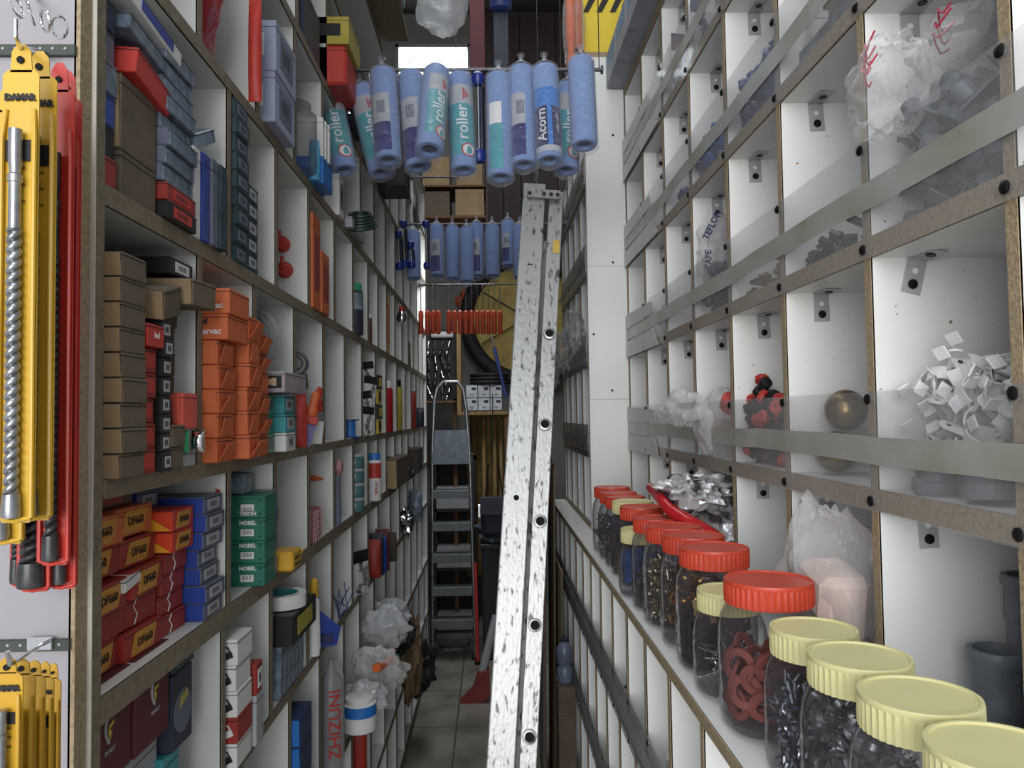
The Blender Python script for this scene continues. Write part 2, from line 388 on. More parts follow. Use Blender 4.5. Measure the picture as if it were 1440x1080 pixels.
# two near end panels, the outer one belongs to the neighbouring unit
lil = mat('lilac_white_panel', (150, 146, 152), .5, var=.04, scale=3)
pa = MB().box(XLB-.2, XL-.004, .754, .775, 0, 2.98, 0); pa.box(XL-.006, XL, .754, .775, 0, 2.98, 1)
P('end_panel', pa, [lil, chip], unit_l)
P('end_panel', MB().box(XLB, XL-.002, .780, .804, 0, 2.98, 0).box(XL-.004, XL, .780, .804, 0, 2.98, 1), [whitel, chipd], unit_l)
P('edge_strip', MB().box(XL-.03, XL+.004, .7768, .7784, 0, 2.98, 0), mat('white_edge_line', (205, 198, 184), .4, var=.02), unit_l)
def drow(Y0, st, n): return [Y0+st*k for k in range(n)]
LROWS = [(1, drow(1.17, .29, 13)), (2, drow(1.21, .33, 11)), (3, [1.236, 1.534, 1.8, 2.088, 2.341, 2.62, 2.9, 3.2, 3.5, 3.8, 4.1, 4.4]),
         (4, [1.156, 1.404, 1.68, 1.94, 2.22, 2.5, 2.72, 3.05, 3.35, 3.65, 3.95, 4.25]), (5, [1.179,1.431,1.695,1.968,2.238,2.506,2.72,2.943,3.2,3.45,3.7,3.988,4.27,4.55]), (6, [1.059,1.308,1.576,1.849,2.118,2.397,2.677,2.949,3.283,3.61,3.867,4.12,4.33,4.55]),
         (7, [1.177,1.442,1.702,1.983,2.251,2.528,2.75,2.981,3.23,3.488,3.75,4.0,4.27,4.53]), (8, [1.056,1.324,1.58,1.845,2.107,2.39,2.671,2.96, 3.25, 3.55, 3.85, 4.2]), (9, drow(1.3, .3, 11))]
for r, ys in LROWS:
    za = LZ[r-1][0] if r > 0 else 0; 
    zb = LZ[r][0]-LZ[r][1]
    for y in ys:
        if y < YL1-.05: P('divider', board(XLB, XL-.001, y, y+.016, LZ[r-1][0], zb, XL-.001), [whitel, chipd], unit_l)
def LT(r): return LZ[r-1][0]     # top surface on which things of row r stand
# ================================================================== right upper unit (pigeonholes behind the jars)
XR = 0.50; XRB = 0.80; YR0, YR1 = 0.42, 2.76
RZ = [1.135, 1.419, 1.749, 2.076, 2.389, 2.707, 3.02]; RT = .028
unit_r = thing('wall_shelf', 'white pigeonhole shelf with raw chipboard edges, steel corner brackets and clear guards behind jars', 'shelf unit', (XR, YR0, 1.135))
def rboard(x0, x1, y0, y1, z0, z1, fx=XR): return MB().box(x0, x1, y0, y1, z0, z1, 0).box(fx-.001, fx+.002, y0, y1, z0, z1, 1)
for z in RZ[1:]: P('shelf_board', rboard(XR, XRB, YR0, YR1, z, z+RT), [white, chip], unit_r)
P('back_panel', MB().box(XRB, XRB+.01, YR0, YR1, 1.135, 3.05), white, unit_r)
RD = [.705, .986, 1.280, 1.570, 1.858, 2.142, 2.434]
brk = MB()
brk.box(-.013, .013, -.0022, 0, -.048, 0, 0, .0004); brk.box(-.013, .013, -.05, 0, -.0022, 0, 0, .0004)
brk.lathe([(.0065, 0), (.0065, .0022), (.003, .0028)], 14, 1, Matrix.Translation((0, -.0018, -.036)) @ Matrix.Rotation(PI/2, 4, 'X'))
brk.lathe([(.004, 0), (.004, .0012)], 12, 2, Matrix.Translation((0, -.0018, -.018)) @ Matrix.Rotation(PI/2, 4, 'X'))
brk.lathe([(.006, 0), (.006, .0022)], 12, 1, Matrix.Translation((0, -.032, -.002)) @ Matrix.Rotation(PI, 4, 'X'))
brk_me = brk.mesh('corner_bracket', [brkst, screwm, whitep])
for r in range(6):
    z0 = RZ[r]+(RT if r else 0); z1 = RZ[r+1]
    for k, y in enumerate(RD):
        if y > YR1-.03: continue
        m = white2 if (r in (2, 1, 3) and k < 4) else white
        d = P('divider', rboard(XR, XRB, y, y+.017, z0, z1), [m, chip], unit_r)
        b = part('corner_bracket', brk_me, None, unit_r); b.location = Vector((XR+.055+.01*random.random(), y-.0004, z1-.0005))-Vector(unit_r.location)
        b.rotation_euler = (0, random.uniform(-.02, .25) if (r == 1 and k == 1) else random.uniform(-.06, .06), 0)
P('end_panel', rboard(XR, XRB, YR1-.016, YR1, 1.135, 3.05), [white, chip], unit_r)
gs = MB(); gs.lathe([(.007, 0), (.007, .002), (.004, .004)], 12, 0, Matrix.Rotation(-PI/2, 4, 'Y')); gs.lathe([(.0045, 0), (.0045, -.006)], 8, 1, Matrix.Rotation(-PI/2, 4, 'Y')); gs_me = gs.mesh('guard_screw', [screwm, steel])
# clear guards with grey tape, screwed on the front of each row
for r in range(1, 5):
    z = RZ[r]; a = MB().box(XR-.006, XR-.0035, YR0, YR1, z-.001, z+.155)
    g = P('clear_guard', a, acry, unit_r)
    t = MB(); n = 26; w = .036
    vs = []; 
    for i in range(n+1):
        y = YR0+(YR1-YR0)*i/n; dz = .0015*math.sin(i*.7+r)+.001*math.sin(i*1.9); xx = XR-.0075
        vs += [(xx, y, z+.062+dz), (xx, y, z+.062+w+dz)]
    t.add(vs, [(2*i, 2*i+2, 2*i+3, 2*i+1) for i in range(n)], 0, True)
    P('tape_strip', t, tape_m, unit_r)
    for y in RD:
        for dz in (.012, .145):
            o = part('guard_screw', gs_me, None, unit_r); o.location = (-.006, y+.008-YR0, z+dz-1.135)
    if r < 5:
        c = MB()
        c.plate([(2.28-.03*r, z+.0), (2.755, z+.0), (2.755, z+.053), (2.30, z+.056)], .0008, 0).plate([(2.27, z+.104), (2.755, z+.10), (2.755, z+.152), (2.31, z+.14)], .0008, 0)
        for v in range(len(c.v)): c.v[v] = (c.v[v][0]+XR-.0095, c.v[v][1], c.v[v][2])
        P('protective_film', c, mat('white_masking_film', (206, 206, 202), .5, var=.05), unit_r)
# ================================================================== right lower unit: ledge that carries the jars
XE = 0.288
unit_b = thing('counter_shelf', 'white lower pigeonhole unit whose ledge carries the row of jars', 'shelf unit', (XE, .42, 0))
YB1 = 3.75
P('worktop', MB().box(XE, XRB+.02, .42, 2.5, 1.117, 1.135, 0).box(XE-.002, XE+.001, .42, 2.5, 1.117, 1.135, 1), [white, chip], unit_b)
P('worktop', MB().box(XE, .355, 2.5, YB1, 1.117, 1.135, 0).box(XE-.002, XE+.001, 2.5, YB1, 1.117, 1.135, 1), [white, chip], unit_b)
for z in (.07, .27, .56, .85): P('shelf_board', rboard(XE, .62, .42, YB1, z, z+.02, XE), [white, chip], unit_b)
P('back_panel', MB().box(.62, .63, .42, YB1, 0, 1.13), white, unit_b)
P('kick_board', MB().box(XE+.04, XE+.055, .42, YB1, 0, .07), chipd, unit_b)
bz = [.09, .29, .58, .87]; bt = [.27, .56, .85, 1.117]
for r in range(1, 4):
    y = 1.13-.02*r - (0 if r == 3 else .1) 
    while y < YB1:
        P('divider', rboard(XE, .62, y, y+.016, bz[r], bt[r], XE), [white, chip], unit_b)
        y += .2
for z in (.56, .85, .27):
    P('clear_guard', MB().box(XE-.006, XE-.0035, .42, YB1, z-.001, z+.10), acryd, unit_b)
    t = MB().box(XE-.0078, XE-.0065, .42, YB1, z+.03, z+.062); P('tape_strip', t, mat('dark_grey_tape', (126, 126, 124), .35, var=.1), unit_b)
    y = .83
    while y < YB1:
        for dz in (.01, .09): o = part('guard_screw', gs_me, None, unit_b); o.location = (-.006, y+.008-.42, z+dz); o.scale = (.7, .7, .7)
        y += .2
# ================================================================== far right unit whose side shows as a white column
XF = .357
unit_f = thing('wall_shelf', 'far right pigeonhole unit whose broad white side faces the camera beside the jars', 'shelf unit', (XF, 2.765, 1.135))
sd = MB().box(XF, XRB, 2.765, 2.785, 1.135, 1.60, 0).box(XF, XRB, 2.765, 2.785, 1.6012, 2.085, 0).box(XF, XRB, 2.765, 2.785, 2.0862, 2.86, 0).box(XF+.002, XRB, 2.767, 2.783, 1.135, 2.86, 1)
P('side_panel', sd, [white, chip], unit_f)
for px, py in ((862, 190), (862, 369), (861, 549), (835, 470)):
    p = onY(px, py, 2.765); P('screw_head', MB().lathe([(.0045, 0), (.0045, .002)], 10, 0, Matrix.Translation((p.x, 2.7655, p.z)) @ Matrix.Rotation(PI/2, 4, 'X')), screwm, unit_f)
P('top_board', MB().box(XF, XRB, 2.765, YB1, 2.86, 2.88), chip, unit_f)
for z in (1.136, 1.39, 1.72, 2.05, 2.38, 2.62):
    P('shelf_board', rboard(XF, XRB, 2.785, YB1, z, z+.02, XF), [white, chip], unit_f)
    if z > 1.3: 
        P('clear_guard', MB().box(XF-.006, XF-.0035, 2.785, YB1, z, z+.12), acryd, unit_f)
        P('tape_strip', MB().box(XF-.0078, XF-.0065, 2.785, YB1, z+.05, z+.08), MATS['dark_grey_tape'], unit_f)
fz = [1.156, 1.41, 1.74, 2.07, 2.40, 2.64]; ft = [1.39, 1.72, 2.05, 2.38, 2.62, 2.86]
for a, b in zip(fz, ft):
    for k in range(1, 5): P('divider', rboard(XF, XRB, 2.765+.215*k, 2.78+.215*k, a, b, XF), [white, chip], unit_f)
P('end_panel', rboard(XF, XRB, YB1-.016, YB1, 1.135, 2.86, XF), [white, chip], unit_f)
# ================================================================== cartons
def carton(look, x1, y0, z, sx, sy, sz, m, cat='box', name='cardboard_box', group=None, rot=(0, 0, 0), flap=None, tag=None, tagY=None, seam=True, b=.0012, bars=True):
    """closed carton; x1 is its aisle-side face, y0 its face towards the shop front. Returns the thing; local origin at base centre"""
    t = thing(name, look, cat, (x1-sx/2, y0+sy/2, z), rot, group); hx, hy = sx/2, sy/2
    body = MB().box(-hx, hx, -hy, hy, 0, sz, 0, b)
    if seam:   # tuck-in edge of the lid
        body.box(-hx+.002, hx+.0004, -hy-.0004, hy+.0004, sz*.86, sz*.86+.0009, 1)
    part('carton', body, [m, ink], t)
    if flap is not None:
        f = MB().box(-hx+.003, hx-.0015, -.0011, 0, 0, sz*.93, 0, .0003)
        o = part('end_flap', f, m if flap is True else flap, t); o.location = (0, -hy, sz*.03); o.rotation_euler = (random.uniform(.02, .16), 0, 0)
    if tag is not None:
        g = MB().box(hx+.0002, hx+.0009, -hy*.62, hy*.62, sz*.2, sz*.8, 0)
        so = part('sticker', g, tag, t)
        if bars:
            g = MB()
            for i in range(7): g.box(hx+.0009, hx+.0011, -hy*.4+i*hy*.11, -hy*.4+i*hy*.11+hy*(.03+.03*(i % 2)), sz*.35, sz*.65)
            part('barcode', g, ink, so)
    if tagY is not None:
        g = MB().box(-hx*.1, hx*.7, -hy-.0009, -hy-.0002, sz*.3, sz*.75, 0)
        so = part('sticker', g, tagY, t); g = MB()
        for i in range(8): g.box(hx*(.0+.08*i), hx*(.03+.08*i+.02*(i % 2)), -hy-.0012, -hy-.0008, sz*.38, sz*.66)
        part('barcode', g, ink, so)
    return t
def column(look, where, m, x1, y0, y1, z0, h, n, depth=.2, jit=.002, gap=.0004, extra=None, **k):
    """a stack of n cartons, each one a thing with its own label"""
    out = []
    for i in range(n):
        mm = m[i % len(m)] if isinstance(m, list) else m
        lk = look[i % len(look)] if isinstance(look, list) else look
        lab = f'{lk}, {ORD[i]} {where}' if n > 1 else f'{lk} {where}'
        j = random.uniform(-jit, jit)
        c = carton(lab, x1+j, y0, z0+i*(h+gap), depth, y1-y0-.001, h, mm, rot=(0, 0, random.uniform(-.5, .5)*jit*4), group=k.get('group'), **{a: b for a, b in k.items() if a != 'group'})
        if extra: extra(c, i, depth/2, (y1-y0)/2, h)
        out.append(c)
    return out
def lx(px, py, Y): return onY(px, py, Y).x
R4, R5, R6, R7, R8, R9 = LT(4), LT(5), LT(6), LT(7), LT(8), LT(9)
# ---- row 6, first pigeonhole: brown, red, black cartons
column('brown kraft carton with brightened end flap', 'in the stack touching the end panel', kraft, -.384, .812, .868, R6, .0262, 9, group='brown cartons stacked by the end panel', flap=kraftl)  # flap colour lightened as the end turned to the light
def prt(c, i, hx, hy, h):
    text(c, 'ind', h*.42, faceX(hx+.0012, 0, h*.52), whiteink)
column('matt red carton with faint print', 'of the red stack beside brown cartons', redc, -.394, .873, .914, R6, .0285, 5, group='red cartons beside the brown stack', tag=redb, bars=False)
column('bright red carton reading ind', 'on top of the red stack beside brown cartons', redb, -.385, .873, .918, R6+5*.029, .026, 1, extra=prt)
column('black carton with grey barcode sticker', 'in narrow stack right of red cartons', black, -.388, .920, .947, R6, .0222, 8, group='black cartons with barcode stickers', tag=greyl)
column('brown open carton with curled kraft edge', 'under dark cartons beside black stack', kraft, -.391, .952, .992, R6, .027, 2, flap=kraftl)
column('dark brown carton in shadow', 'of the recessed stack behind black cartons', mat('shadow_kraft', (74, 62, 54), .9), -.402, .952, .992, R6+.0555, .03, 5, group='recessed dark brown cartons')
column('grey carton with clear window', 'at the bottom corner beside white divider', greyl, -.395, 1.0, 1.045, R6, .018, 1, depth=.1, name='parts_box')
def pouch(name, look, cat, x, y, z, w, d, h, m, cap=None, rot=(0, 0, 0), group=None):
    """soft upright sachet, wider in the middle, crimped top and bottom"""
    t = thing(name, look, cat, (x, y, z), rot, group)
    b = MB(); n = 9; ring = []
    prof = [(0, .15), (.08, .6), (.25, 1), (.6, 1), (.85, .7), (.95, .2), (1, .06)]
    vs = []; seg = 14
    for (zz, k) in prof:
        for i in range(seg):
            a = 2*PI*i/seg; vs.append((w/2*math.cos(a)*(1 if zz < .9 else .96), d/2*k*math.sin(a), h*zz))
    fs = [(j*seg+i, j*seg+(i+1) % seg, (j+1)*seg+(i+1) % seg, (j+1)*seg+i) for j in range(len(prof)-1) for i in range(seg)]
    fs += [tuple(range(seg))[::-1], tuple((len(prof)-1)*seg+i for i in range(seg))]
    part('pouch', b.add(vs, fs, 0, True), m, t)
    part('crimped_seal', MB().box(-w/2*.95, w/2*.95, -.0008, .0008, h*.97, h*1.05), cap or m, t)
    return t
pouch('sachet', 'small teal sachet under the coral red carton', 'sachet', -.40, 1.004, R6+.018, .02, .014, .028, greenb)
pouch('sachet', 'small silver sachet under the coral red carton', 'sachet', -.383, 1.016, R6+.018, .017, .014, .028, chrome)
column('coral red carton, its plain end facing front', 'perched beside white divider', mat('coral_carton', (232, 84, 68), .5), lx(259, 575, .985), .985, 1.035, R6+.049, .046, 1, depth=.11, flap=True)
carton('brown carton with flared end over the red and black stacks', -.385, .905, R6+.192, .13, .06, .036, kraft, rot=(.25, .1, .1), flap=kraftl)
carton('short brown carton jutting out at upper right of the carton pile', -.372, .985, R6+.209, .12, .06, .034, kraft, rot=(0, .05, -.12), flap=kraftl)
carton('black carton with large white sticker at top of the carton pile', -.40, .97, R6+.245, .15, .07, .022, black, tag=paper)
# ---- row 6, second pigeonhole: orange cartons
def pmar(c, i, hx, hy, h):
    text(c, 'ind', h*.34, faceY(hx-.035, -hy-.0014, h*.70), ink, bold=.0004); text(c, 'marvac', h*.34, faceY(hx-.026, -hy-.0014, h*.32), whiteink, bold=.0002)
def pdim(c, i, hx, hy, h):
    part('finger_notch', MB().lathe([(h*.12, 0), (h*.12, .0008)], 14, 0, Matrix.Translation((hx-.0002, 0, h*.5)) @ Matrix.Rotation(PI/2, 4, 'Y')), redc, c)
    part('open_flap', MB().plate([(-hy*.7, 0), (hy*.7, 0), (hy*.55, h*.75), (-hy*.55, h*.75)], .0009, 0, 0, Matrix.Translation((hx, 0, h*.1)) @ Matrix.Rotation(random.uniform(.05, .55), 4, 'Y')), orange, c)
column('orange carton with torn open flap', 'of the front orange stack', orange, lx(306, 560, 1.082), 1.082, 1.15, R6, .034, 5, group='front orange cartons', flap=True, extra=pdim)
column('wide orange carton reading ind marvac', 'of the two topping the orange stack', orange, lx(321, 430, 1.082), 1.082, 1.17, R6+5*.0345, .036, 2, extra=pmar)
column('dark orange carton seen end on', 'of the middle orange stack', orange, -.369, 1.178, 1.235, R6, .036, 6, group='middle orange cartons', extra=pdim)
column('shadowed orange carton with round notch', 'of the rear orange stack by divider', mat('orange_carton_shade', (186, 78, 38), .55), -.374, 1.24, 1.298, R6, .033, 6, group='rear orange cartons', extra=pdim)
# ---- row 6, third pigeonhole: green trays, grey box, tube coil
def lid(c, i, hx, hy, h):
    part('clear_window', MB().box(hx, hx+.0012, -hy*.6, hy*.6, h*.2, h*.8, 0, .0004), greyd, c)
column('bright green parts tray with small window', 'of the green tray stack', greenb, -.392, 1.33, 1.40, R6, .0335, 3, name='parts_box', group='green parts trays', extra=lid, flap=True)
column(['white parts box with black mark', 'teal parts box with paper sticker', 'teal parts box with grey sticker'], 'beside the green trays', [paper, teal, teal], -.374, 1.405, 1.475, R6, .034, 3, name='parts_box', tag=greyl)
gb = carton('mauve grey carton picturing a brass bolt, lying across green trays', lx(403, 530, 1.35), 1.34, R6+.106, .16, .15, .036, mat('mauve_grey_carton', (158, 144, 156), .5), tag=None)
bp = MB().cyl((-.004, 0, 0), (.052, 0, 0), .0055, 10, 0).cyl((.052, 0, 0), (.06, 0, 0), .008, 6, 0)
for v in range(len(bp.v)): bp.v[v] = (bp.v[v][0]+.005, -.0755+bp.v[v][1]*.08, bp.v[v][2]+.018)
bk = MB().box(-.004, .074, -.0756, -.0749, .007, .029, 0)
part('picture_panel', bk, ink, gb); part('bolt_picture', bp, mat('tan_print', (196, 164, 120), .5), gb)
coil = MB()
for i in range(9):
    coil.torus(.062-.0045*(i % 5), .0032, 40, 6, 0, Matrix.Translation((random.uniform(-.002, .002), (i//5)*.007+random.uniform(-.002, .002), 0)) @ Matrix.Rotation(PI/2, 4, 'X'))
solo('tubing_coil', coil, plastic('clear_tubing', (170, 172, 176), .35, .1, 20, .1, .6), 'coil of clear plastic tubing standing above mauve grey carton', 'tubing', (lx(345, 500, 1.45), 1.44, R6+.21))
# fourth pigeonhole: brush, red tool, packs
def brush(look, x, y, z, h, bm, hm, rot=(0, 0, 0), band=steel):
    t = thing('paint_brush', look, 'brush', (x, y, z), rot)
    b = MB(); b.add([(-.014, -.006, 0), (.014, -.006, 0), (.014, .006, 0), (-.014, .006, 0), (-.017, -.004, h*.4), (.017, -.004, h*.4), (.017, .004, h*.4), (-.017, .004, h*.4)], [(0, 3, 2, 1), (4, 5, 6, 7), (0, 1, 5, 4), (1, 2, 6, 5), (2, 3, 7, 6), (3, 0, 4, 7)])
    part('bristles', b, bm, t); part('ferrule', MB().box(-.018, .018, -.007, .007, h*.4, h*.55, 0, .002), band, t)
    part('handle', MB().lathe([(.009, h*.55), (.014, h*.62), (.008, h*.8), (.010, h*.93), (.004, h)], 12, 0, Matrix.Scale(.5, 4, (0, 1, 0))), hm, t); return t
brush('flat brush with violet bristles and orange ferrule leaning in pigeonhole', -.405, 1.665, R6+.001, .12, mat('violet_bristle', (120, 110, 170), .8, scale=90), orangep, (0, .25, .3), redb)
brush('slim brush with red handle leaning against white divider', -.40, 1.76, R6+.002, .13, paper, redb, (0, .1, .9))
pouch('blister_pack', 'bright red pouch standing beside the violet brush', 'pouch', -.405, 1.618, R6, .04, .03, .105, redb)
carton('tilted kraft carton above the red pouch, beside grey carton', -.40, 1.63, R6+.115, .09, .07, .035, kraft, rot=(.35, 0, 0), flap=kraftl)
carton('kraft backing card standing between brushes and divider', -.43, 1.70, R6, .03, .08, .10, kraft, name='backing_card', cat='card')
mt = MB().torus(.026, .0035, 26, 8, 0).torus(.016, .002, 26, 6, 0).box(-.0015, .0015, -.026, .026, -.001, .001)
solo('hose_clip', mt, greyd, 'dark round clip lying on kraft carton beside mauve carton', 'clip', (-.415, 1.64, R6+.178), (1.2, .2, .4))
# sixth pigeonhole: blue spool
t = thing('cable_spool', 'blue cable spool on low shelf edge, alone in its pigeonhole', 'spool', (-.415, 2.27, R6))
part('flange', MB().lathe([(.034, 0), (.034, .004)], 24), bluek, t); part('core', MB().lathe([(.016, .004), (.016, .05)], 18), sky, t); part('flange', MB().lathe([(.028, .05), (.028, .054)], 24), bluek, t)
def hanging_pack(look, x, y, z, w, h, cm, item='bolt', rot=(0, 0, 0), im=steeld, group=None):
    """carded pack: header card, clear pocket, item"""
    t = thing('carded_pack', look, 'pack', (x, y, z), rot, group)
    part('header_card', MB().box(-w/2, w/2, -.001, .001, h*.72, h, 0, .0003).box(-w/2, w/2, -.0006, .0006, 0, h*.72, 1), [cm, paper], t)
    m = MB()
    for i in range(5):
        a = random.uniform(-.6, .6); c = Vector((random.uniform(-w*.25, w*.25), -.006, h*(.1+.12*i)))
        m.cyl(c, c+Vector((math.sin(a), 0, math.cos(a)))*h*.16, w*.07, 8); m.cyl(c, c-Vector((math.sin(a), 0, math.cos(a)))*w*.08, w*.13, 6)
    part('contents', m, im, t); part('clear_pocket', MB().blob((0, -.006, h*.36), (w*.48, .012, h*.36), .12, 5, 16, 10), bagp, t); return t
for i in range(4): hanging_pack(f'dark carded hardware pack, {ORD[i]} of four piled in narrow pigeonhole', -.40, 2.46+.03*i, R6+.004+.05*i, .05, .09, black, rot=(0, .12*(-1)**i, .8))
for i, (a, c) in enumerate(((yellow, black), (black, yellow), (yellow, black), (black, yellow))):
    column(f'{"yellow" if a is yellow else "black and yellow"} carton', f'{NTH[i]} from shelf in the yellow pigeonhole', a, -.395, 2.71, 2.80, R6+.053*i, .05, 1, tag=c, bars=False)
def cylpack(name, look, cat, x, y, z, r, h, m, capm=None, bandm=None, group=None):
    t = thing(name, look, cat, (x, y, z), (0, 0, 0), group)
    part('body', MB().lathe([(r*.9, 0), (r, .004), (r, h*.82), (r*.75, h*.88), (r*.5, h*.89)], 20), m, t)
    part('cap', MB().lathe([(r*.86, h*.86), (r*.86, h*.98), (r*.8, h)], 20), capm or m, t)
    if bandm: part('printed_band', MB().open_lathe([(r*1.01, h*.48), (r*1.01, h*.8)], 20), bandm, t)
    return t
cylpack('tin', 'tall red tin with bright highlight in the deep narrow pigeonhole', 'tin', -.415, 3.02, R6, .032, .2, mat('gloss_red_tin', (176, 26, 40), .15), paper)
cylpack('tin', 'slim yellow tube standing beyond the tall red tin', 'tube', -.415, 3.36, R6, .028, .22, mat('dull_yellow', (176, 158, 50), .4), black)
pouch('sachet', 'brown red pouch deep in the row beyond the yellow tube', 'pouch', -.41, 3.96, R6, .05, .05, .18, redc)
pouch('sachet', 'dark pouch leaning out at far end beyond red pouch', 'pouch', -.39, 4.2, R6, .05, .05, .1, navyc)
# ---- row 7
column(['thin red carton', 'thin navy carton', 'thin blue carton', 'thin grey carton', 'thin white edged blue carton', 'thin violet carton'], 'in the slim stack touching the end panel above', [redc, black, blue, blister, slate, navyc], -.405, .808, .836, R7, .034, 6, depth=.2)
carton('flat kraft carton under the big brown carton in upper pigeonhole', -.402, .842, R7, .22, .088, .05, kraft)
carton('big brown kraft carton with folded lid in upper pigeonhole', -.402, .842, R7+.051, .22, .088, .085, kraft, flap=kraftl)
carton('orange red carton tilted on the big brown carton', -.392, .846, R7+.14, .2, .1, .03, redb, rot=(-.12, .06, .03))
carton('grey white carton with teal edge topping the orange red carton', -.394, .842, R7+.186, .2, .12, .018, blister, rot=(-.10, .05, 0))
carton('thin white and blue carton near the top of upper pigeonhole', -.392, .84, R7+.214, .2, .14, .02, paper, rot=(-.10, .02, 0), tag=blue, bars=False)
carton('ochre envelope jammed under the shelf at the end panel', -.42, .82, R7+.243, .2, .06, .008, mat('ochre_card', (186, 120, 44), .6), name='envelope', cat='envelope')
column(['black blade pack', 'red blade pack with tin edge'], 'of two under the grey blister stack', [black, redc], -.39, .938, 1.03, R7, .022, 2, name='blade_pack', cat='pack', tag=redb)
column('blue grey blister pack with curved lid', 'of the tall blister stack', blister, -.395, .938, 1.03, R7+.046, .0215, 8, name='blister_pack', cat='pack', group='grey blister packs', jit=.006, flap=slate)
for i, (m_, w_) in enumerate(((paper, 'white'), (blue, 'royal blue'), (slate, 'slate grey'), (tealc, 'dark teal'))):
    carton(f'{w_} upright slim pack beside the blister stack', -.398+.003*i, 1.038+.027*i, R7, .16, .024, .125, m_, name='upright_pack', cat='pack')
carton('pale blue pack tilted over the four upright packs', -.398, 1.045, R7+.14, .14, .08, .02, blister, rot=(.45, 0, 0), name='blister_pack', cat='pack')
column('dark teal small carton', 'of the near teal stack', tealc, -.395, 1.20, 1.262, R7, .0285, 9, group='near dark teal cartons', tag=slate)
column('dark teal narrow carton with pale sticker', 'of the far teal stack', tealc, -.397, 1.266, 1.325, R7, .0285, 5, group='far dark teal cartons', tag=greyl)
for i, (px, py) in enumerate(((397, 344), (401, 380))):
    p = onY(px, py, 1.70); t = thing('wall_clip', f'{"upper" if i == 0 else "lower"} of two red round clips fixed on the white divider', 'clip', (p.x, 1.702, p.z))
    part('disc', MB().lathe([(.018, 0), (.018, .012), (.012, .02)], 20, 0, Matrix.Rotation(PI/2, 4, 'X')), redb, t)
    part('hook', MB().tube([(0, -.02, 0), (0, -.03, .01), (0, -.026, .026)], .004, 8), redb, t)
carton('tall orange carton standing at the left of its tall pigeonhole', -.395, 1.722, R7, .16, .075, .215, orange, tag=redc, bars=False)
carton('shorter orange carton beside the tall orange one', -.392, 1.80, R7, .16, .08, .145, orange, tag=redc, bars=False)
cylpack('spray_can', 'can with green cap and blue body in the upper row', 'spray can', -.41, 2.32, R7, .028, .155, navyc, greenb, blister)
cylpack('glue_tube', 'slim brown tube with white foot in upper row', 'tube', -.41, 2.60, R7, .011, .1, mat('brown_tube', (90, 50, 44), .5), paper)
carton('tall yellow orange pack far along the upper row', -.40, 2.99, R7, .12, .07, .24, yellowp, tag=orangep, name='upright_pack', cat='pack', bars=False)
t = thing('light_bulb', 'red capped bulb hanging out of the far upper row', 'bulb', (-.385, 3.35, R7+.19)); part('bulb', MB().lathe([(.001, -.03), (.018, -.024), (.024, -.008), (.018, .01), (.012, .02)], 18), chrome, t); part('cap', MB().lathe([(.012, .02), (.012, .04), (.001, .044)], 14), redb, t)
column('dark jar with silver lid', 'at the far end of upper row', steeld, -.40, 3.79, 3.87, R7, .06, 2, depth=.08, name='parts_box')
# ---- row 8
solo('red_bag', MB().blob((0, 0, .12), (.075, .078, .125), .16, 5, 30, 22, flat=.119), plastic('red_translucent_bag', (150, 24, 28), .85, .8, 22, .2, .3), 'big translucent red bag filling an upper left pigeonhole', 'bag', (-.475, 1.155, R8+.001))
pouch('hose_roll', 'orange red rolled sleeve in front of the big red bag', 'sleeve', -.388, 1.275, R8, .022, .022, .17, redb)

column('pale blue white carton', 'of two at the upper left', paleb, lx(388, 90, 1.36), 1.36, 1.50, R8, .092, 2, depth=.14, tag=slate, tagY=paper)
solo('clear_jar', MB().lathe([(.05, 0), (.052, .01), (.052, .12), (.04, .13), (.04, .145)], 24), jarp, 'clear empty jar beside the pale blue cartons', 'jar', (-.42, 1.64, R8))
for i in range(3): carton(f'{NTH[i]} white index card standing above the blue carton', -.375+.002*i, 1.735+.024*i, R8+.065, .06, .016, .09, paper, name='index_card', cat='card')
carton('royal blue carton with white edge under the index cards', -.372, 1.725, R8, .14, .1, .06, sky)
cylpack('grip_handle', 'light blue handle standing beside the blue carton', 'handle', -.388, 1.708, R8, .012, .09, mat('light_blue_plastic', (70, 170, 220), .35))
t = thing('wire_coil', 'dark green coil of cable lying in upper row under the rollers', 'cable', (-.37, 2.2, R8+.03)); c = MB()
for i in range(5): c.torus(.045-.004*i, .005, 26, 6, 0, Matrix.Translation((0, 0, .008*i-.01)) @ Matrix.Rotation(.5, 4, 'X'))
part('loops', c, mat('dark_green_cable', (30, 52, 50), .4), t)
carton('white narrow carton upright under the dark green coil', -.39, 2.0, R8, .08, .06, .11, paper, tag=slate)
carton('long grey carton lying beside the narrow white carton', -.38, 2.13, R8, .1, .22, .03, greyl)
# ---- rows 9 and 10
carton('glossy red carton with white base line under the ceiling', -.352, 1.90, R9, .10, .16, .10, redb, tagY=None, b=.006)
carton('dark navy carton left of the glossy red carton', -.40, 1.66, R9, .2, .16, .12, navyc)
carton('long dark navy carton in the row above the red one', -.36, 1.72, LT(10), .2, .3, .10, navyc, tag=blue, bars=False)
y_ = carton('black and yellow carton lying on the glossy red carton', -.345, 1.90, R9+.102, .14, .16, .07, mat('dull_yellow', (176, 158, 50)), tagY=black)
carton('dark blue carton beyond the glossy red one', -.37, 2.12, R9, .18, .18, .16, navyc, tag=blue, bars=False)
carton('black tall carton at upper left beside bright window', -.30, 2.75, R9, .2, .18, .24, black)
carton('grey tall carton between dark cartons under the window', -.35, 2.42, R9, .2, .2, .24, slate, tag=greyl, bars=False)
pouch('silver_pouch', 'silvery pouch hanging beside the glossy red carton', 'pouch', -.385, 2.09, R9+.0005, .03, .02, .2, chrome)
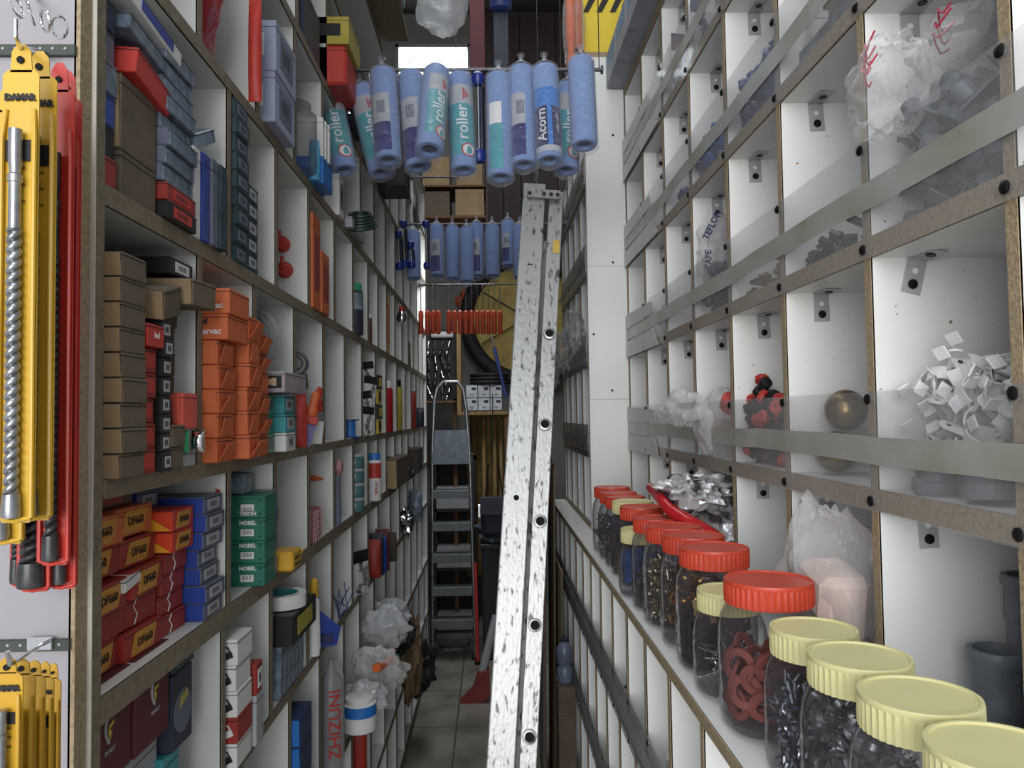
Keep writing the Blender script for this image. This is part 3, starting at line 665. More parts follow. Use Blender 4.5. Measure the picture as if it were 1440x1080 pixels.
# loft shelf crossing at upper left with two cartons
t = thing('loft_shelf', 'dark loft shelf above the left unit carrying large cartons', 'shelf', (-.5, 2.2, 2.985)); part('plank', MB().box(-.3, .2, -.6, .7, 0, .02), chipd, t); part('bracket', MB().box(-.3, .18, -.02, .0, -.02, 0), steeld, t)
carton('large grey carton with blue and orange panel on the loft shelf', -.29, 2.4, 3.006, .34, .3, .2, greyl, tagY=navy)
carton('large navy carton at the front of the loft shelf', -.31, 1.9, 3.006, .3, .3, .2, navyc, tagY=slate)
# ---- row 5: red and yellow DF660 cartons
def p660(c, i, hx, hy, h):
    hy = hy*.9
    part('amber_panel', MB().plate([(-hy*.85, h*.12), (hy*.55, h*.12), (hy*.8, h*.88), (-hy*.6, h*.88)], .0008, 0, 0, Matrix.Translation((hx, 0, 0))), amber, c)
    text(c, 'DF660', h*.42, faceX(hx+.0014, 0, h*.5), ink, bold=.0002)
def pplain(c, i, hx, hy, h):
    part('tear_edge', MB().tube([(hx+.001, -hy*.3, h*.05), (hx+.0015, -hy*.15, h*.4), (hx+.001, -hy*.35, h*.7), (hx+.0015, -hy*.2, h*.97)], .0007, 5), paper, c)
for y0, y1, n, nm in ((.812, .905, 5, 'nearest'), (.910, 1.002, 5, 'middle')):
    for i in range(n):
        c = carton(f'red carton with amber DF660 panel, {ORD[i]} of the {nm} red stack' if (i % 2 == 0 or i == 3) else f'red carton with torn white edge, {ORD[i]} of the {nm} red stack', -.432+random.uniform(-.006, .012), y0, R5+.0008+i*.0352, .2, y1-y0-.002, .0335, redc if i != 4 else orange, rot=(random.uniform(-.015, .015), random.uniform(-.012, .03), random.uniform(-.05, .05)), flap=redb, group=f'{nm} red cartons')
        (p660 if (i % 2 == 0 or i == 3) else pplain)(c, i, .1, (y1-y0)/2-.003, .0335)
for i in range(4):
    c = carton(f'plain red carton with torn edge, {ORD[i]} of the far red stack', -.425+random.uniform(-.004, .006), 1.008, R5+.0005+i*.0268, .2, .076, .026, redc, group='far red cartons', rot=(0, 0, random.uniform(-.04, .04))); pplain(c, i, .1, .036, .026)
for i in range(2):
    t = carton(f'{"lower" if i == 0 else "upper"} open carton with bright amber and red end beside blue boxes', lx(243, 790, 1.012), 1.012, R5+.108+i*.0277, .16, .068, .027, redb, seam=False)
    part('amber_end', MB().plate([(.040, .0015), (.0785, .0015), (.040, .025)], .001, 1, 0, Matrix.Translation((0, -.0352, 0))), mat('vivid_amber', (250, 160, 24), .5, var=.02), t)
    part('red_end', MB().plate([(.040, .0255), (.0795, .0015), (.0795, .0255)], .001, 1, 0, Matrix.Translation((0, -.0352, 0))), mat('vivid_red', (238, 62, 26), .5, var=.02), t)
    p660(t, i, .08, .033, .027)
carton('kraft carton with red end on top of red stacks under the shelf', -.45, .83, R5+.1785, .18, .15, .018, kraft, tag=redc, bars=False)
carton('white paper sleeve sticking out between the red cartons', -.417, .885, R5+.088, .04, .05, .014, paper, name='paper_sleeve', cat='sleeve', rot=(.1, .0, .1))
def pbl(c, i, hx, hy, h): part('blue_end', MB().box(-hx+.002, hx-.001, -hy-.0012, -hy-.0002, .001, h-.001, 0, .0003), blue, c)
column('slate blue box with bright blue end', 'of the blue stack against white divider', slate, -.405, 1.09, 1.165, R5, .0242, 7, group='blue boxes against the divider', extra=pbl, tag=greyl, jit=.008)
column('slate blue box with blue end', 'of three behind the amber cartons', slate, -.46, 1.015, 1.075, R5+.165-.001, .022, 1, extra=pbl, tag=greyl)
cr = MB().plate([(-.004, 0), (.004, .004), (.002, .012), (.004, .022), (-.003, .024), (-.0035, .01)], .0006, 1)
p = onY(306, 700, 1.178); solo('red_sticker', cr, redb, 'small red torn sticker on white divider above blue boxes', 'sticker', (p.x, 1.1775, p.z-.01))
# green cartons
def pnob(c, i, hx, hy, h):
    text(c, 'NOBEL', h*.24, faceY(hx-.028, -hy-.0013, h*(.80 if i < 3 else .22), 0 if i < 3 else PI), whiteink, bold=.0003)
    for zz in (.2, .8): part('punched_hole', MB().lathe([(.0015, 0), (.0015, .0006)], 10, 0, Matrix.Translation((hx-.008, -hy-.0002, h*zz)) @ Matrix.Rotation(PI/2, 4, 'X')), darkhole, c)
    g = MB().box(hx-.040, hx-.018, -hy-.0009, -hy-.0002, h*.22+(.1*h if i == 3 else 0), h*.52+(.1*h if i == 3 else 0), 0)
    for k in range(7): g.box(hx-.037+k*.0024, hx-.037+k*.0024+.0006+.0006*(k % 2), -hy-.0012, -hy-.0008, h*.3, h*.48, 1)
    part('barcode_sticker', g, [paper, ink], c)
column('green carton with barcode sticker', 'of the four stacked green cartons', greenc, lx(372, 760, 1.31), 1.31, 1.375, R5, .0375, 4, group='green NOBEL cartons', extra=pnob, jit=.0008)
carton('small grey carton on the green stack against divider', lx(343, 680, 1.33), 1.33, R5+.152, .09, .05, .034, blister)
column('grey clear pack with metal parts', 'of the stack behind green cartons', blister, -.393, 1.378, 1.425, R5, .03, 5, name='blister_pack', cat='pack', group='grey packs behind green cartons', jit=.004)
t = thing('utility_blade_box', 'yellow dispenser with long yellow nozzle on the shelf edge', 'dispenser', (-.385, 1.46, R5), (0, 0, 0))
part('body', MB().box(-.02, .02, -.035, .03, 0, .036, 0, .004), mat('dark_amber', (214, 158, 30), .4), t); part('nozzle', MB().cyl((.008, .03, .012), (.008, .10, .02), .006, 10, 0, .001), yellow, t); part('label_bars', MB().box(.0201, .0206, -.02, .02, .008, .012).box(.0201, .0206, -.02, .015, .02, .024), black, t)
mb = MB(); mb.box(-.035, .035, -.05, .05, 0, .075, 0, .008); 
for i in range(7): mb.tube([(.0355, -.048+.016*i, .002), (.0365, -.046+.016*i, .04), (.0355, -.044+.0155*i, .073)], .0008, 5, 1)
for i in range(6): mb.tube([(.0355, -.048, .008+.012*i), (.0368, 0, .01+.012*i), (.0355, .048, .009+.012*i)], .0008, 5, 1)
solo('mesh_bag', mb, [mat('mauve_red_filling', (134, 74, 80), .8), mat('pale_pink_net', (205, 160, 160), .7)], 'red net bag holding small parts under orange nozzle', 'bag', (-.43, 1.765, R5))
p = onY(444, 672, 1.95); t = thing('orange_nozzle', 'orange pointed nozzle fixed to the divider above net bag', 'nozzle', (p.x, 1.96, p.z)); part('cone', MB().cyl((-.03, 0, 0), (.018, -.008, -.003), .012, 12, 0, .002), orangep, t); part('collar', MB().cyl((-.034, 0, 0), (-.028, 0, 0), .014, 12), orangep, t)
t = thing('hanging_tool', 'slim grey blue tool with pink top hanging in its pigeonhole', 'tool', (-.405, 2.03, R5)); part('handle', MB().lathe([(.01, 0), (.012, .03), (.009, .1), (.011, .13)], 12), slate, t); part('head', MB().blob((.004, 0, .15), (.014, .014, .02), .2, 5, 14, 10), mat('pinkish', (160, 110, 110), .5), t)
for i in range(4):
    t = thing('jar', f'squat teal jar with grey lid, {ORD[i]} of four stacked', 'jar', (-.408, 2.31, R5+.043*i)); part('body', MB().lathe([(.026, 0), (.028, .004), (.028, .03), (.025, .034)], 20), mat('smoky_teal', (70, 112, 116), .2, var=.2), t); part('lid', MB().lathe([(.027, .034), (.027, .0425)], 20), greyl, t)
t = cylpack('spray_can', 'white spray can with blue cap and red band on middle shelf', 'spray can', -.395, 2.60, R5, .0235, .158, paper, sky, redb)
wrap_text(t, 'SPRAY', .016, .0245, .045, FRONT+.5, redink)
carton('dark grey carton behind the white spray can', -.415, 2.56, R5, .1, .1, .12, greyd)
carton('wide kraft carton standing out beyond the spray can', -.365, 2.98, R5, .14, .42, .115, kraft, flap=kraftl)
solo('chain_heap', MB().tube([(random.uniform(-.03, .03), .02*i-.06, random.uniform(0, .05)) for i in range(9)], .008, 8), chrome, 'bright chrome fitting resting beyond the wide kraft carton', 'fitting', (-.385, 3.6, R5+.012))
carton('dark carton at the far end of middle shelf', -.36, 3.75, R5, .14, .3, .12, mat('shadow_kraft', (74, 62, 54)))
# ---- row 4: maroon cartons with yellow logo
def plogo(c, hx, y, z, s):
    a = [(math.cos(w)*s*.42, math.sin(w)*s*.6) for w in [PI*(.42+i*.09) for i in range(9)]]
    part('logo_ring', MB().tube([(hx+.001, y+q[0], z+q[1]+s*.1) for q in a]+[(hx+.001, y-.002, z-s*.65)], s*.075, 6), greyl, c)
    part('logo_bolt', MB().plate([(y-.001, z-s*.7), (y+s*.28, z-s*.12), (y+s*.02, z-s*.12), (y+s*.08, z+s*.06), (y+s*.42, z+s*.16), (y+s*.44, z+s*.32), (y, z+s*.2), (y-s*.1, z-s*.25), (y+s*.05, z-s*.3)], .0009, 0, 0, Matrix.Translation((hx+.0003, 0, 0))), mat('logo_yellow', (214, 190, 60), .5), c)
    text(c, 'READY', s*.34, faceX(hx+.0012, y+s*.05, z-s*1.05), greyl)
carton('plain white carton under the maroon cartons at lower left', -.43, .815, R4, .2, .192, .135, greyl)
c = carton('maroon carton with grey and yellow logo, nearest the end panel', -.418, .815, R4+.137, .2, .094, .112, maroon, seam=False); plogo(c, .1, -.004, .058, .022)
c = carton('maroon carton with grey and yellow logo, second from end panel', -.416, .915, R4+.137, .2, .094, .112, maroon, seam=False); plogo(c, .1, .004, .060, .022); text(c, 'TS', .012, faceX(.1014, -.034, .085), redb)
c = carton('navy carton with grey oval picture beside maroon cartons', -.414, 1.014, R4+.10, .2, .066, .098, navyc, seam=False)
part('oval_picture', MB().lathe([(.028, 0), (.028, .001)], 28, 0, Matrix.Translation((.1, 0, .045)) @ Matrix.Rotation(PI/2, 4, 'Y')), slate, c); part('yellow_drawing', MB().plate([(-.012, .05), (.016, .06), (.012, .07), (-.008, .064)], .0008, 0, 0, Matrix.Translation((.1012, 0, 0))), mat('dull_yellow', (176, 158, 50)), c)
carton('dark teal carton on the navy one, under the shelf', -.414, 1.016, R4+.1995, .2, .07, .045, tealc)
carton('blue post shaped carton under the navy one', -.42, 1.0, R4, .12, .05, .099, teal)
def plock(c, i, hx, hy, h):
    m = MB().box(-.006, .006, -.001, 0, 0, .010, 0, .002); m.tube([(-.004, -.0005, .01), (-.004, -.0005, .016), (0, -.0005, .019), (.004, -.0005, .016), (.004, -.0005, .01)], .0012, 6)
    o = part('padlock_picture', m, ink if i != 1 else paper, c); o.location = (hx-.011, -hy-.0006, h*.28); o.rotation_euler = (0, -.4, 0)
column(['white padlock carton', 'red padlock carton', 'white padlock carton', 'white padlock carton', 'white padlock carton'], 'of the padlock stack', [paper, redc, paper, paper, paper], lx(333, 990, 1.19), 1.19, 1.262, R4, .0385, 5, extra=plock, group='padlock cartons')
carton('small red ticket carton beside the padlock stack', -.385, 1.275, R4+.08, .05, .03, .05, redc, tag=paper)
carton('grey carton holding up the red ticket carton', -.385, 1.272, R4, .1, .04, .08, greyl)
c = carton('black carton with yellow side under white tape roll', lx(412, 890, 1.47), 1.47, R4+.10, .15, .19, .056, black, tag=mat('dull_yellow', (176, 158, 50)), bars=False)
for i in range(6): carton(f'clear grey pack standing {NTH[i]} in row under the black carton', -.40, 1.47+.03*i, R4, .1, .024, .098, blister, name='blister_pack', cat='pack', rot=(-.05, 0, 0))
t = thing('tape_roll', 'white roll of tape with teal core on black and yellow carton', 'tape', (-.42, 1.55, R4+.158))
part('tape', MB().open_lathe([(.033, 0), (.048, 0), (.048, .026), (.033, .026), (.033, 0)], 32), paper, t); part('core', MB().open_lathe([(.033, 0), (.0305, 0), (.0305, .026), (.033, .026)], 32), teal, t)
c = thing('triangular_box', 'royal blue triangular box lying beside black and yellow carton', 'box', (-.40, 1.80, R4)); part('prism', MB().plate([(-.05, 0), (.04, 0), (.05, .04), (.0, .085)], .1, 1, 0, Matrix.Rotation(.5, 4, 'Z')), blue, c); part('panel', MB().box(-.03, .03, -.001, 0, .01, .03), navy, c)
t = thing('glue_tube', 'white tube with orange cap standing behind blue triangular box', 'tube', (-.40, 1.745, R4)); part('body', MB().lathe([(.012, 0), (.014, .02), (.012, .12), (.006, .13)], 14), paper, t); part('cap', MB().lathe([(.01, .13), (.009, .165), (.003, .17)], 12), mat('dark_amber', (214, 158, 30)), t)
w_ = MB()
for i in range(9): w_.tube([(0, 0, .0), (random.uniform(-.03, .03), random.uniform(-.02, .02), .03), (random.uniform(-.02, .04), random.uniform(-.05, .05), .06+random.uniform(0, .03))], .0014, 5)
solo('wire_bundle', w_, violet, 'tangle of thin violet wires in lower pigeonhole', 'wires', (-.405, 2.05, R4))
hanging_pack('black carded pack with white edge in lower pigeonhole', -.395, 2.33, R4, .07, .13, black, rot=(0, 0, 1.1))
for i, (m_, n_) in enumerate(((redc, 'red'), (navyc, 'navy'), (blue, 'blue'), (maroon, 'maroon'))): pouch('parts_bag', f'{n_} parts bag crowded in the lower row beyond the black pack', 'bag', -.392+.004*i, 2.555+.04*i, R4, .05, .045, .12+.015*(i % 2), m_)
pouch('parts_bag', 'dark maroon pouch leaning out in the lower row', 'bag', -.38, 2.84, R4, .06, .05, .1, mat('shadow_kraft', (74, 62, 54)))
solo('chrome_flower', MB().blob((0, 0, .05), (.03, .03, .05), .7, 14, 20, 14), chrome, 'shiny crumpled foil piece far along the lower row', 'foil', (-.39, 3.5, R4))
pouch('parts_bag', 'clear grey bag near the far end of lower row', 'bag', -.385, 3.9, R4, .07, .06, .15, blister)
# ---- row 3
column('dark blue carton with pale edge', 'of the blue stack at the bottom left', mat('deep_blue_carton', (36, 58, 104), .4), -.385, 1.56, 1.66, LT(3), .055, 5, group='dark blue cartons at the bottom', flap=sky)
t = thing('sealant_tube', 'clear bag with red ZHIZUNI lettering standing in bottom row', 'tube', (-.402, 1.93, LT(3)))
part('tube', MB().lathe([(.026, 0), (.028, .01), (.028, .23), (.012, .25), (.006, .28)], 20), mat('grey_sealant', (120, 124, 128), .4), t); wrap_text(t, 'ZHIZUNI', .042, .0335, .13, FRONT+.55, redb)
part('wrapper', MB().open_lathe([(.032, 0), (.033, .1), (.032, .24), (.012, .275)], 22), bagp, t)
SP = [(2.18, .09, .06, bags, 'silvery crumpled bag lowest of the spill'), (2.28, .15, .07, bagw, 'milky bag bulging over the shelf edge'), (2.42, .22, .08, bags, 'bright silvery bag at top of the bag spill'), (2.62, .16, .08, bagd, 'grey crumpled bag at the far side of spill'), (2.5, .06, .07, bagw, 'white bag under the red tipped pouch'), (2.68, .19, .07, bags, 'silvery bag hanging furthest down aisle')]
for i, (y, z, r, m_, lb) in enumerate(SP):
    t = thing('plastic_bag', lb+' in the lower left row', 'bag', (-.36+.012*i % .03, y, LT(3)+z))
    part('film', MB().blob((0, 0, 0), (.055+.006*(i % 3), .06, r*.72), .30, 7, 34, 24, seed=i), m_, t)
    c = MB()
    for k in range(7): c.cyl((random.uniform(-.03, .03), random.uniform(-.04, .04), random.uniform(-.03, .03)), (random.uniform(-.03, .03), random.uniform(-.04, .04), random.uniform(-.03, .03)), .008, 8)
    part('contents', c, [whitep, slate, greyl][i % 3], t)
cylpack('tape_roll', 'blue banded white tub low in the bag spill', 'tub', -.365, 2.12, LT(3)+.03, .045, .09, paper, paper, sky)
t = thing('marker_tube', 'orange red tube with green end lying in the bag spill', 'tube', (-.33, 2.28, LT(3)+.16)); part('tube', MB().cyl((0, -.09, .01), (.03, .07, -.015), .012, 12), orangep, t); part('end', MB().cyl((.03, .07, -.015), (.033, .09, -.018), .0125, 12), greenb, t)
carton('white carton flap sticking out of the bag spill', -.32, 2.18, LT(3)+.06, .10, .1, .012, paper, name='paper_sleeve', cat='sleeve', tag=redb)
pouch('red_tool_roll', 'long red roll standing under the bag spill near floor', 'roll', -.425, 2.42, LT(2), .06, .05, .3, redb)
solo('glove_heap', MB().blob((0, 0, 0), (.05, .10, .06), .5, 10, 28, 18, seed=5), mat('dark_glove_knit', (46, 40, 40), .95, scale=80, bump=.6), 'heap of dark knitted gloves hanging off the lower left shelf', 'gloves', (-.37, 3.05, LT(3)+.02))
solo('rag_heap', MB().blob((0, 0, 0), (.04, .11, .16), .4, 8, 28, 18, seed=9), mat('brown_jute', (116, 92, 62), .95, scale=60, bump=.8), 'ragged brown jute bundle hanging below dark gloves', 'jute bundle', (-.35, 3.33, .52))
carton('grey white carton in the bottom row near sealant tube', -.40, 1.25, LT(2), .2, .2, .2, paper)
solo('dark_sack', MB().blob((0, 0, 0), (.08, .14, .1), .4, 8, 24, 16, seed=3), mat('black_sack', (30, 30, 32), .6, bump=.5), 'black sack on the floor against left shelf', 'sack', (-.36, 3.7, .36))
mat_bag = plastic('hazy_bag_film', (236, 233, 231), .13, .9, 16, .1, .6)
# ================================================================== jars on the ledge
JZ = 1.135
def jar_meshes(D, H, lidm):
    r = D/2; hb = H-.032; rb = r*1.10
    body = MB().lathe([(rb*.7, .001), (rb*.95, .006), (rb, .02), (rb, hb-.052), (rb*.985, hb-.036), (rb*.93, hb-.018), (rb*.84, hb-.006), (rb*.78, hb), (rb*.78, hb+.008)], 40, 0, sq=.9)
    lid = MB().lathe([(r*.99, hb+.001), (r, hb+.004), (r, hb+.027)], 88, 0, flute=1, fd=.03, smooth=False).lathe([(r*.985, hb+.026), (r, hb+.029), (r*.985, H), (r*.93, H), (r*.91, H-.002), (0.0005, H-.002)], 48)
    return body.mesh('body', jarp), lid.mesh('lid', lidm)
JM = {}
def jar(x, y, D, H, lidm, look):
    k = (round(D, 3), round(H, 3), lidm.name)
    if k not in JM: JM[k] = jar_meshes(D, H, lidm)
    t = thing('storage_jar', look, 'jar', (x, y, JZ+.0005), (0, 0, random.uniform(-.1, .1)), 'screw top jars on the ledge')
    part('jar_body', JM[k][0], None, t); part('lid', JM[k][1], None, t); return t
JARS = [(.367, .560, .100, .168, cream, 'nearest cream lidded jar, cut off by the lower right corner'),
 (.368, .667, .100, .168, cream, 'cream lidded jar, second nearest, seemingly empty'),
 (.368, .775, .100, .168, cream, 'cream lidded jar holding dull grey clips'),
 (.367, .883, .097, .166, cream, 'cream lidded jar full of shiny steel eye hooks'),
 (.366, 1.022, .116, .192, redm, 'largest looking red lidded jar, holding red rubber rings'),
 (.352, 1.150, .094, .150, cream, 'small cream lidded jar of thin nails half hidden behind largest red lid'),
 (.366, 1.272, .114, .192, redm, 'red lidded jar with black and tan parts'),
 (.366, 1.402, .112, .192, redm, 'red lidded jar with large brass rings'),
 (.360, 1.530, .110, .190, redm, 'red lidded jar full of brassy screws'),
 (.352, 1.655, .098, .190, redm, 'red lidded jar of dark parts beside the silvery bag'),
 (.340, 1.765, .092, .150, cream, 'small cream lidded jar, lid just peeping between red lids'),
 (.366, 1.885, .106, .186, redm, 'red lidded jar showing blue and green pieces'),
 (.366, 2.000, .108, .186, cream, 'cream lidded jar far along among red lids'),
 (.366, 2.115, .108, .186, redm, 'red lidded jar of brown bits, third from the far end'),
 (.366, 2.230, .108, .186, redm, 'red lidded jar of blue grey screws, second from the far end'),
 (.366, 2.345, .110, .190, redm, 'farthest red lidded jar beside the white column')]
for j in JARS: jar(*j)
def pileM(kind, n, r, z0, z1, mi=0, sizes=1.0, cone=0.0):
    m = MB()
    for i in range(n):
        a = random.uniform(0, 2*PI); rr = r*math.sqrt(random.uniform(.25, 1)); z = random.uniform(z0, z1)
        if cone: z = min(z, z1-cone*abs(math.sin(a*1.3)))
        T = Matrix.Translation((rr*math.cos(a), rr*math.sin(a), z)) @ Euler((random.uniform(0, 3), random.uniform(0, 3), random.uniform(0, 3))).to_matrix().to_4x4()
        k = kind if isinstance(kind, str) else random.choice(kind); S = sizes
        if k == 'hook': m.tube([T @ Vector(v) for v in [(-.02*S, 0, 0), (0, 0, 0), (.004*S, .004*S, 0), (.009*S, .004*S, 0), (.012*S, 0, 0), (.009*S, -.005*S, 0), (.004*S, -.004*S, 0)]], .0021*S, 6, mi)
        elif k == 'screw': m.M = T; m.cyl((0, 0, -.009*S), (0, 0, .008*S), .0017*S, 6, mi); m.lathe([(.0017*S, .006*S), (.004*S, .0095*S), (.003*S, .0105*S)], 8, mi); m.M = Matrix.Identity(4)
        elif k == 'nut': m.M = T; m.lathe([(.004*S, -.002*S), (.0045*S, -.0015*S), (.0045*S, .0015*S), (.004*S, .002*S)], 6, mi, smooth=False); m.M = Matrix.Identity(4)
        elif k == 'ring': m.torus(.012*S, .0032*S, 18, 6, mi, T)
        elif k == 'nail': m.M = T; m.cyl((0, 0, -.02*S), (0, 0, .02*S), .0008*S, 5, mi); m.lathe([(.002*S, .0195*S), (.002*S, .0203*S)], 8, mi); m.M = Matrix.Identity(4)
        elif k == 'clip': m.M = T; m.open_lathe([(.008*S, -.003*S), (.008*S, .003*S)], 10, mi, None, .5, 5.6); m.M = Matrix.Identity(4)
        elif k == 'chunk': m.M = T; m.box(-.007*S, .007*S, -.005*S, .005*S, -.004*S, .004*S, mi, .001); m.M = Matrix.Identity(4)
    return m
def fill(j, name, m, mats, label, cat): return solo(name, m, mats, label, cat, (JARS[j][0], JARS[j][1], JZ+.006), kind='stuff')
fill(3, 'eye_hooks', pileM('hook', 420, .037, .006, .092, 0, 1.15, .012), mat('blued_steel', (150, 158, 172), .18, .95, var=.3), 'heap of shiny steel eye hooks inside a cream lidded jar', 'hooks')
fill(2, 'grey_clips', pileM('clip', 260, .047, .006, .112, 0, 1.1), steel, 'loose grey clips inside the third cream lidded jar', 'clips')
fill(1, 'grey_shapes', pileM(['clip', 'chunk'], 50, .042, .003, .03), steeld, 'few dark parts at the bottom of the second cream jar', 'parts')
fill(5, 'nails', pileM('nail', 70, .034, .015, .06), chrome, 'thin steel nails inside the small cream lidded jar', 'nails')
fill(6, 'black_parts', pileM(['chunk', 'ring'], 240, .05, .004, .078), rubberk, 'black rubber parts heaped inside a red lidded jar', 'rubber parts')
fill(6, 'tan_parts', pileM('chunk', 14, .045, .08, .1, 0, 1.5), mat('tan_block', (160, 130, 84), .6), 'tan blocks lying on the black rubber parts', 'blocks')
for i in range(7):
    a = i*2.4; T = (JARS[7][0]+.026*math.cos(a), JARS[7][1]+.026*math.sin(a), JZ+.02+.016*i)
    solo('brass_ring', MB().torus(.02, .0055, 26, 8) if i == 0 else MB().torus(.02, .0055, 26, 8), mat('bright_brass', (206, 150, 70), .18, .95, var=.2), 'shiny brass ring in a red lidded jar', 'ring', T, (random.uniform(.7, 1.6), random.uniform(-.6, .6), a), 'brass rings in the jar')
fill(8, 'brass_screws', pileM(['screw', 'nut'], 420, .05, .004, .115, 0, 1.15), mat('pale_brass', (196, 186, 150), .2, .9, var=.2), 'brassy screws and nuts filling a red lidded jar', 'screws')
fill(9, 'dark_parts', pileM('chunk', 160, .042, .004, .07), greyd, 'dark parts in the jar beside the silvery bag', 'parts')
fill(11, 'blue_pieces', pileM('chunk', 60, .044, .004, .06, 0, 2), sky, 'blue plastic pieces inside a red lidded jar', 'pieces')
fill(12, 'bronze_pieces', pileM(['ring', 'chunk'], 60, .044, .004, .08, 0, 1.2), brass, 'bronze pieces inside the far cream lidded jar', 'pieces')
fill(13, 'brown_bits', pileM(['screw', 'chunk'], 120, .046, .004, .08), mat('brown_bits', (110, 90, 76), .5), 'brown bits in the third farthest jar', 'bits')
fill(14, 'blue_grey_screws', pileM('screw', 240, .046, .004, .11), mat('blue_zinc', (150, 160, 182), .25, .8), 'blue grey screws in the second farthest jar', 'screws')
fill(15, 'small_screws', pileM('screw', 200, .046, .004, .10), steel, 'small grey screws in the farthest jar', 'screws')
ring_me = MB().open_lathe([(.0125, 0), (.0215, 0), (.022, .001), (.022, .004), (.0215, .005), (.0125, .005), (.012, .004), (.012, .001), (.0125, 0)], 28).mesh('rubber_ring', rubber)
r0 = None
for i in range(44):
    if i < 30:     # leaning against the wall of the jar
        a = i*2.39996; zz = JZ+.024+.0024*i; loc = (JARS[4][0]+.047*math.cos(a), JARS[4][1]+.047*math.sin(a), zz)
        rot = (PI/2+random.uniform(-.5, .5), random.uniform(-.3, .3), a+PI/2+random.uniform(-.5, .5))
    else:
        a = i*1.9; loc = (JARS[4][0]+.02*math.cos(a), JARS[4][1]+.02*math.sin(a), JZ+.012+(i-30)*.006); rot = (random.uniform(-.5, .5), random.uniform(-.5, .5), a)
    if r0 is None: r0 = solo('rubber_ring', MB(), [], 'flat red rubber ring heaped in the largest red lidded jar', 'ring', loc, rot, 'red rubber rings in the jar'); r0.data = ring_me
    else: dup(r0, loc, rot, ks=[])
# ================================================================== right pigeonholes
def RS(r): return RZ[r]+(RT if r else 0)
def scatter(proto_mb, mats, name, label, cat, group, n, box, rots=3.14, scale=None, mode='pile'):
    me = proto_mb.mesh(name, mats); first = None; (x0, x1, y0, y1, z0, z1) = box
    for i in range(n):
        f = i/n; loc = (random.uniform(x0, x1), random.uniform(y0, y1), z0+(z1-z0)*f); rot = (random.uniform(-rots, rots), random.uniform(-rots, rots), random.uniform(-3, 3))
        if first is None:
            first = part(name, me); first['label'] = label; first['category'] = cat; first['group'] = group; first.location = loc; first.rotation_euler = rot
        else: dup(first, loc, rot, ks=[])
# white saddle clips (ring strap with a flat tongue)
sc_ = MB(); sc_.open_lathe([(.019, -.008), (.0215, -.008), (.0215, .008), (.019, .008), (.019, -.008)], 22, 0, None, -2.2, 2.2)
sc_.M = Matrix.Translation((-.0275, 0, 0)); sc_.box(-.016, .0, -.02, -.0175, -.008, .008, 0, .0008).box(-.016, .0, .0175, .02, -.008, .008, 0, .0008); sc_.M = Matrix.Identity(4)
tg = [(math.cos(a)*.009+.03, math.sin(a)*.009) for a in [-PI/2+PI*i/8 for i in range(9)]]+[(0, .009), (0, -.009)]
sc_.plate(tg, .0022, 2, 0, Matrix.Translation((.016, 0, 0)) @ Matrix.Rotation(.35, 4, 'Y'))
sc_.lathe([(.003, 0), (.003, .0006)], 12, 1, Matrix.Translation((.043, 0, -.0078)) @ Matrix.Rotation(.35, 4, 'Y'))
scatter(sc_, [whitep, greyd], 'pipe_clip', 'white plastic pipe clip heaped behind the clear guard, right', 'clip', 'white pipe clips in the near right pigeonhole', 54, (.545, .615, .80, .94, RS(1)+.05, RS(1)+.15), 1.2)
el = MB().lathe([(.024, 0), (.026, .004), (.026, .016), (.022, .018), (.022, .05), (.0185, .05), (.0185, .003)], 24)
scatter(el, greyp, 'pipe_coupling', 'grey pipe coupling lying under the white clips', 'coupling', 'grey couplings under white clips', 14, (.53, .61, .80, .95, RS(1)+.001, RS(1)+.004), .12)
t = MB().lathe([(.02, 0), (.027, .004), (.03, .02), (.034, .04), (.033, .058), (.024, .074), (.010, .082), (.001, .084)], 26)
for i, (x, y, z, ro) in enumerate(((.580, 1.262, RS(1)+.037, (PI/2, 0, -.6)), (.583, 1.258, RS(1)+.103, (PI/2, 0, -.35)), (.66, 1.20, RS(1)+.037, (PI/2, 0, -.9)))):
    solo('door_knob', MB().lathe([(.014, -.012), (.02, -.01), (.02, 0), (.012, .004), (.014, .016), (.026, .026), (.033, .042), (.032, .058), (.022, .072), (.008, .078), (.001, .0785)], 28), brass, ['lower front dull brass knob behind the clear guard', 'upper front dull brass knob showing its round top', 'dull brass knob lying furthest back in its pigeonhole'][i], 'knob', (x, y, z), ro, 'brass knobs')
vl = MB().lathe([(.008, -.022), (.011, -.02), (.011, -.008), (.008, -.006), (.008, .006), (.012, .008), (.012, .02), (.009, .022)], 14, 0).cyl((0, 0, 0), (.016, 0, 0), .006, 10, 0).lathe([(.013, 0), (.0145, .003), (.0145, .010), (.011, .013)], 16, 1, Matrix.Translation((.014, 0, 0)) @ Matrix.Rotation(PI/2, 4, 'Y'), flute=1, fd=.1)
scatter(vl, [rubberk, redb], 'tap_fitting', 'black tap fitting with red orange cap heaped in its pigeonhole', 'fitting', 'red and black tap fittings', 64, (.53, .57, 1.37, 1.55, RS(1)+.014, RS(1)+.125), 3.1)
solo('tap_fitting', vl, [rubberk, redb], 'single red capped black fitting on top of the heap, above the guard', 'fitting', (.535, 1.50, RS(1)+.15), (.5, -.9, 1.2))
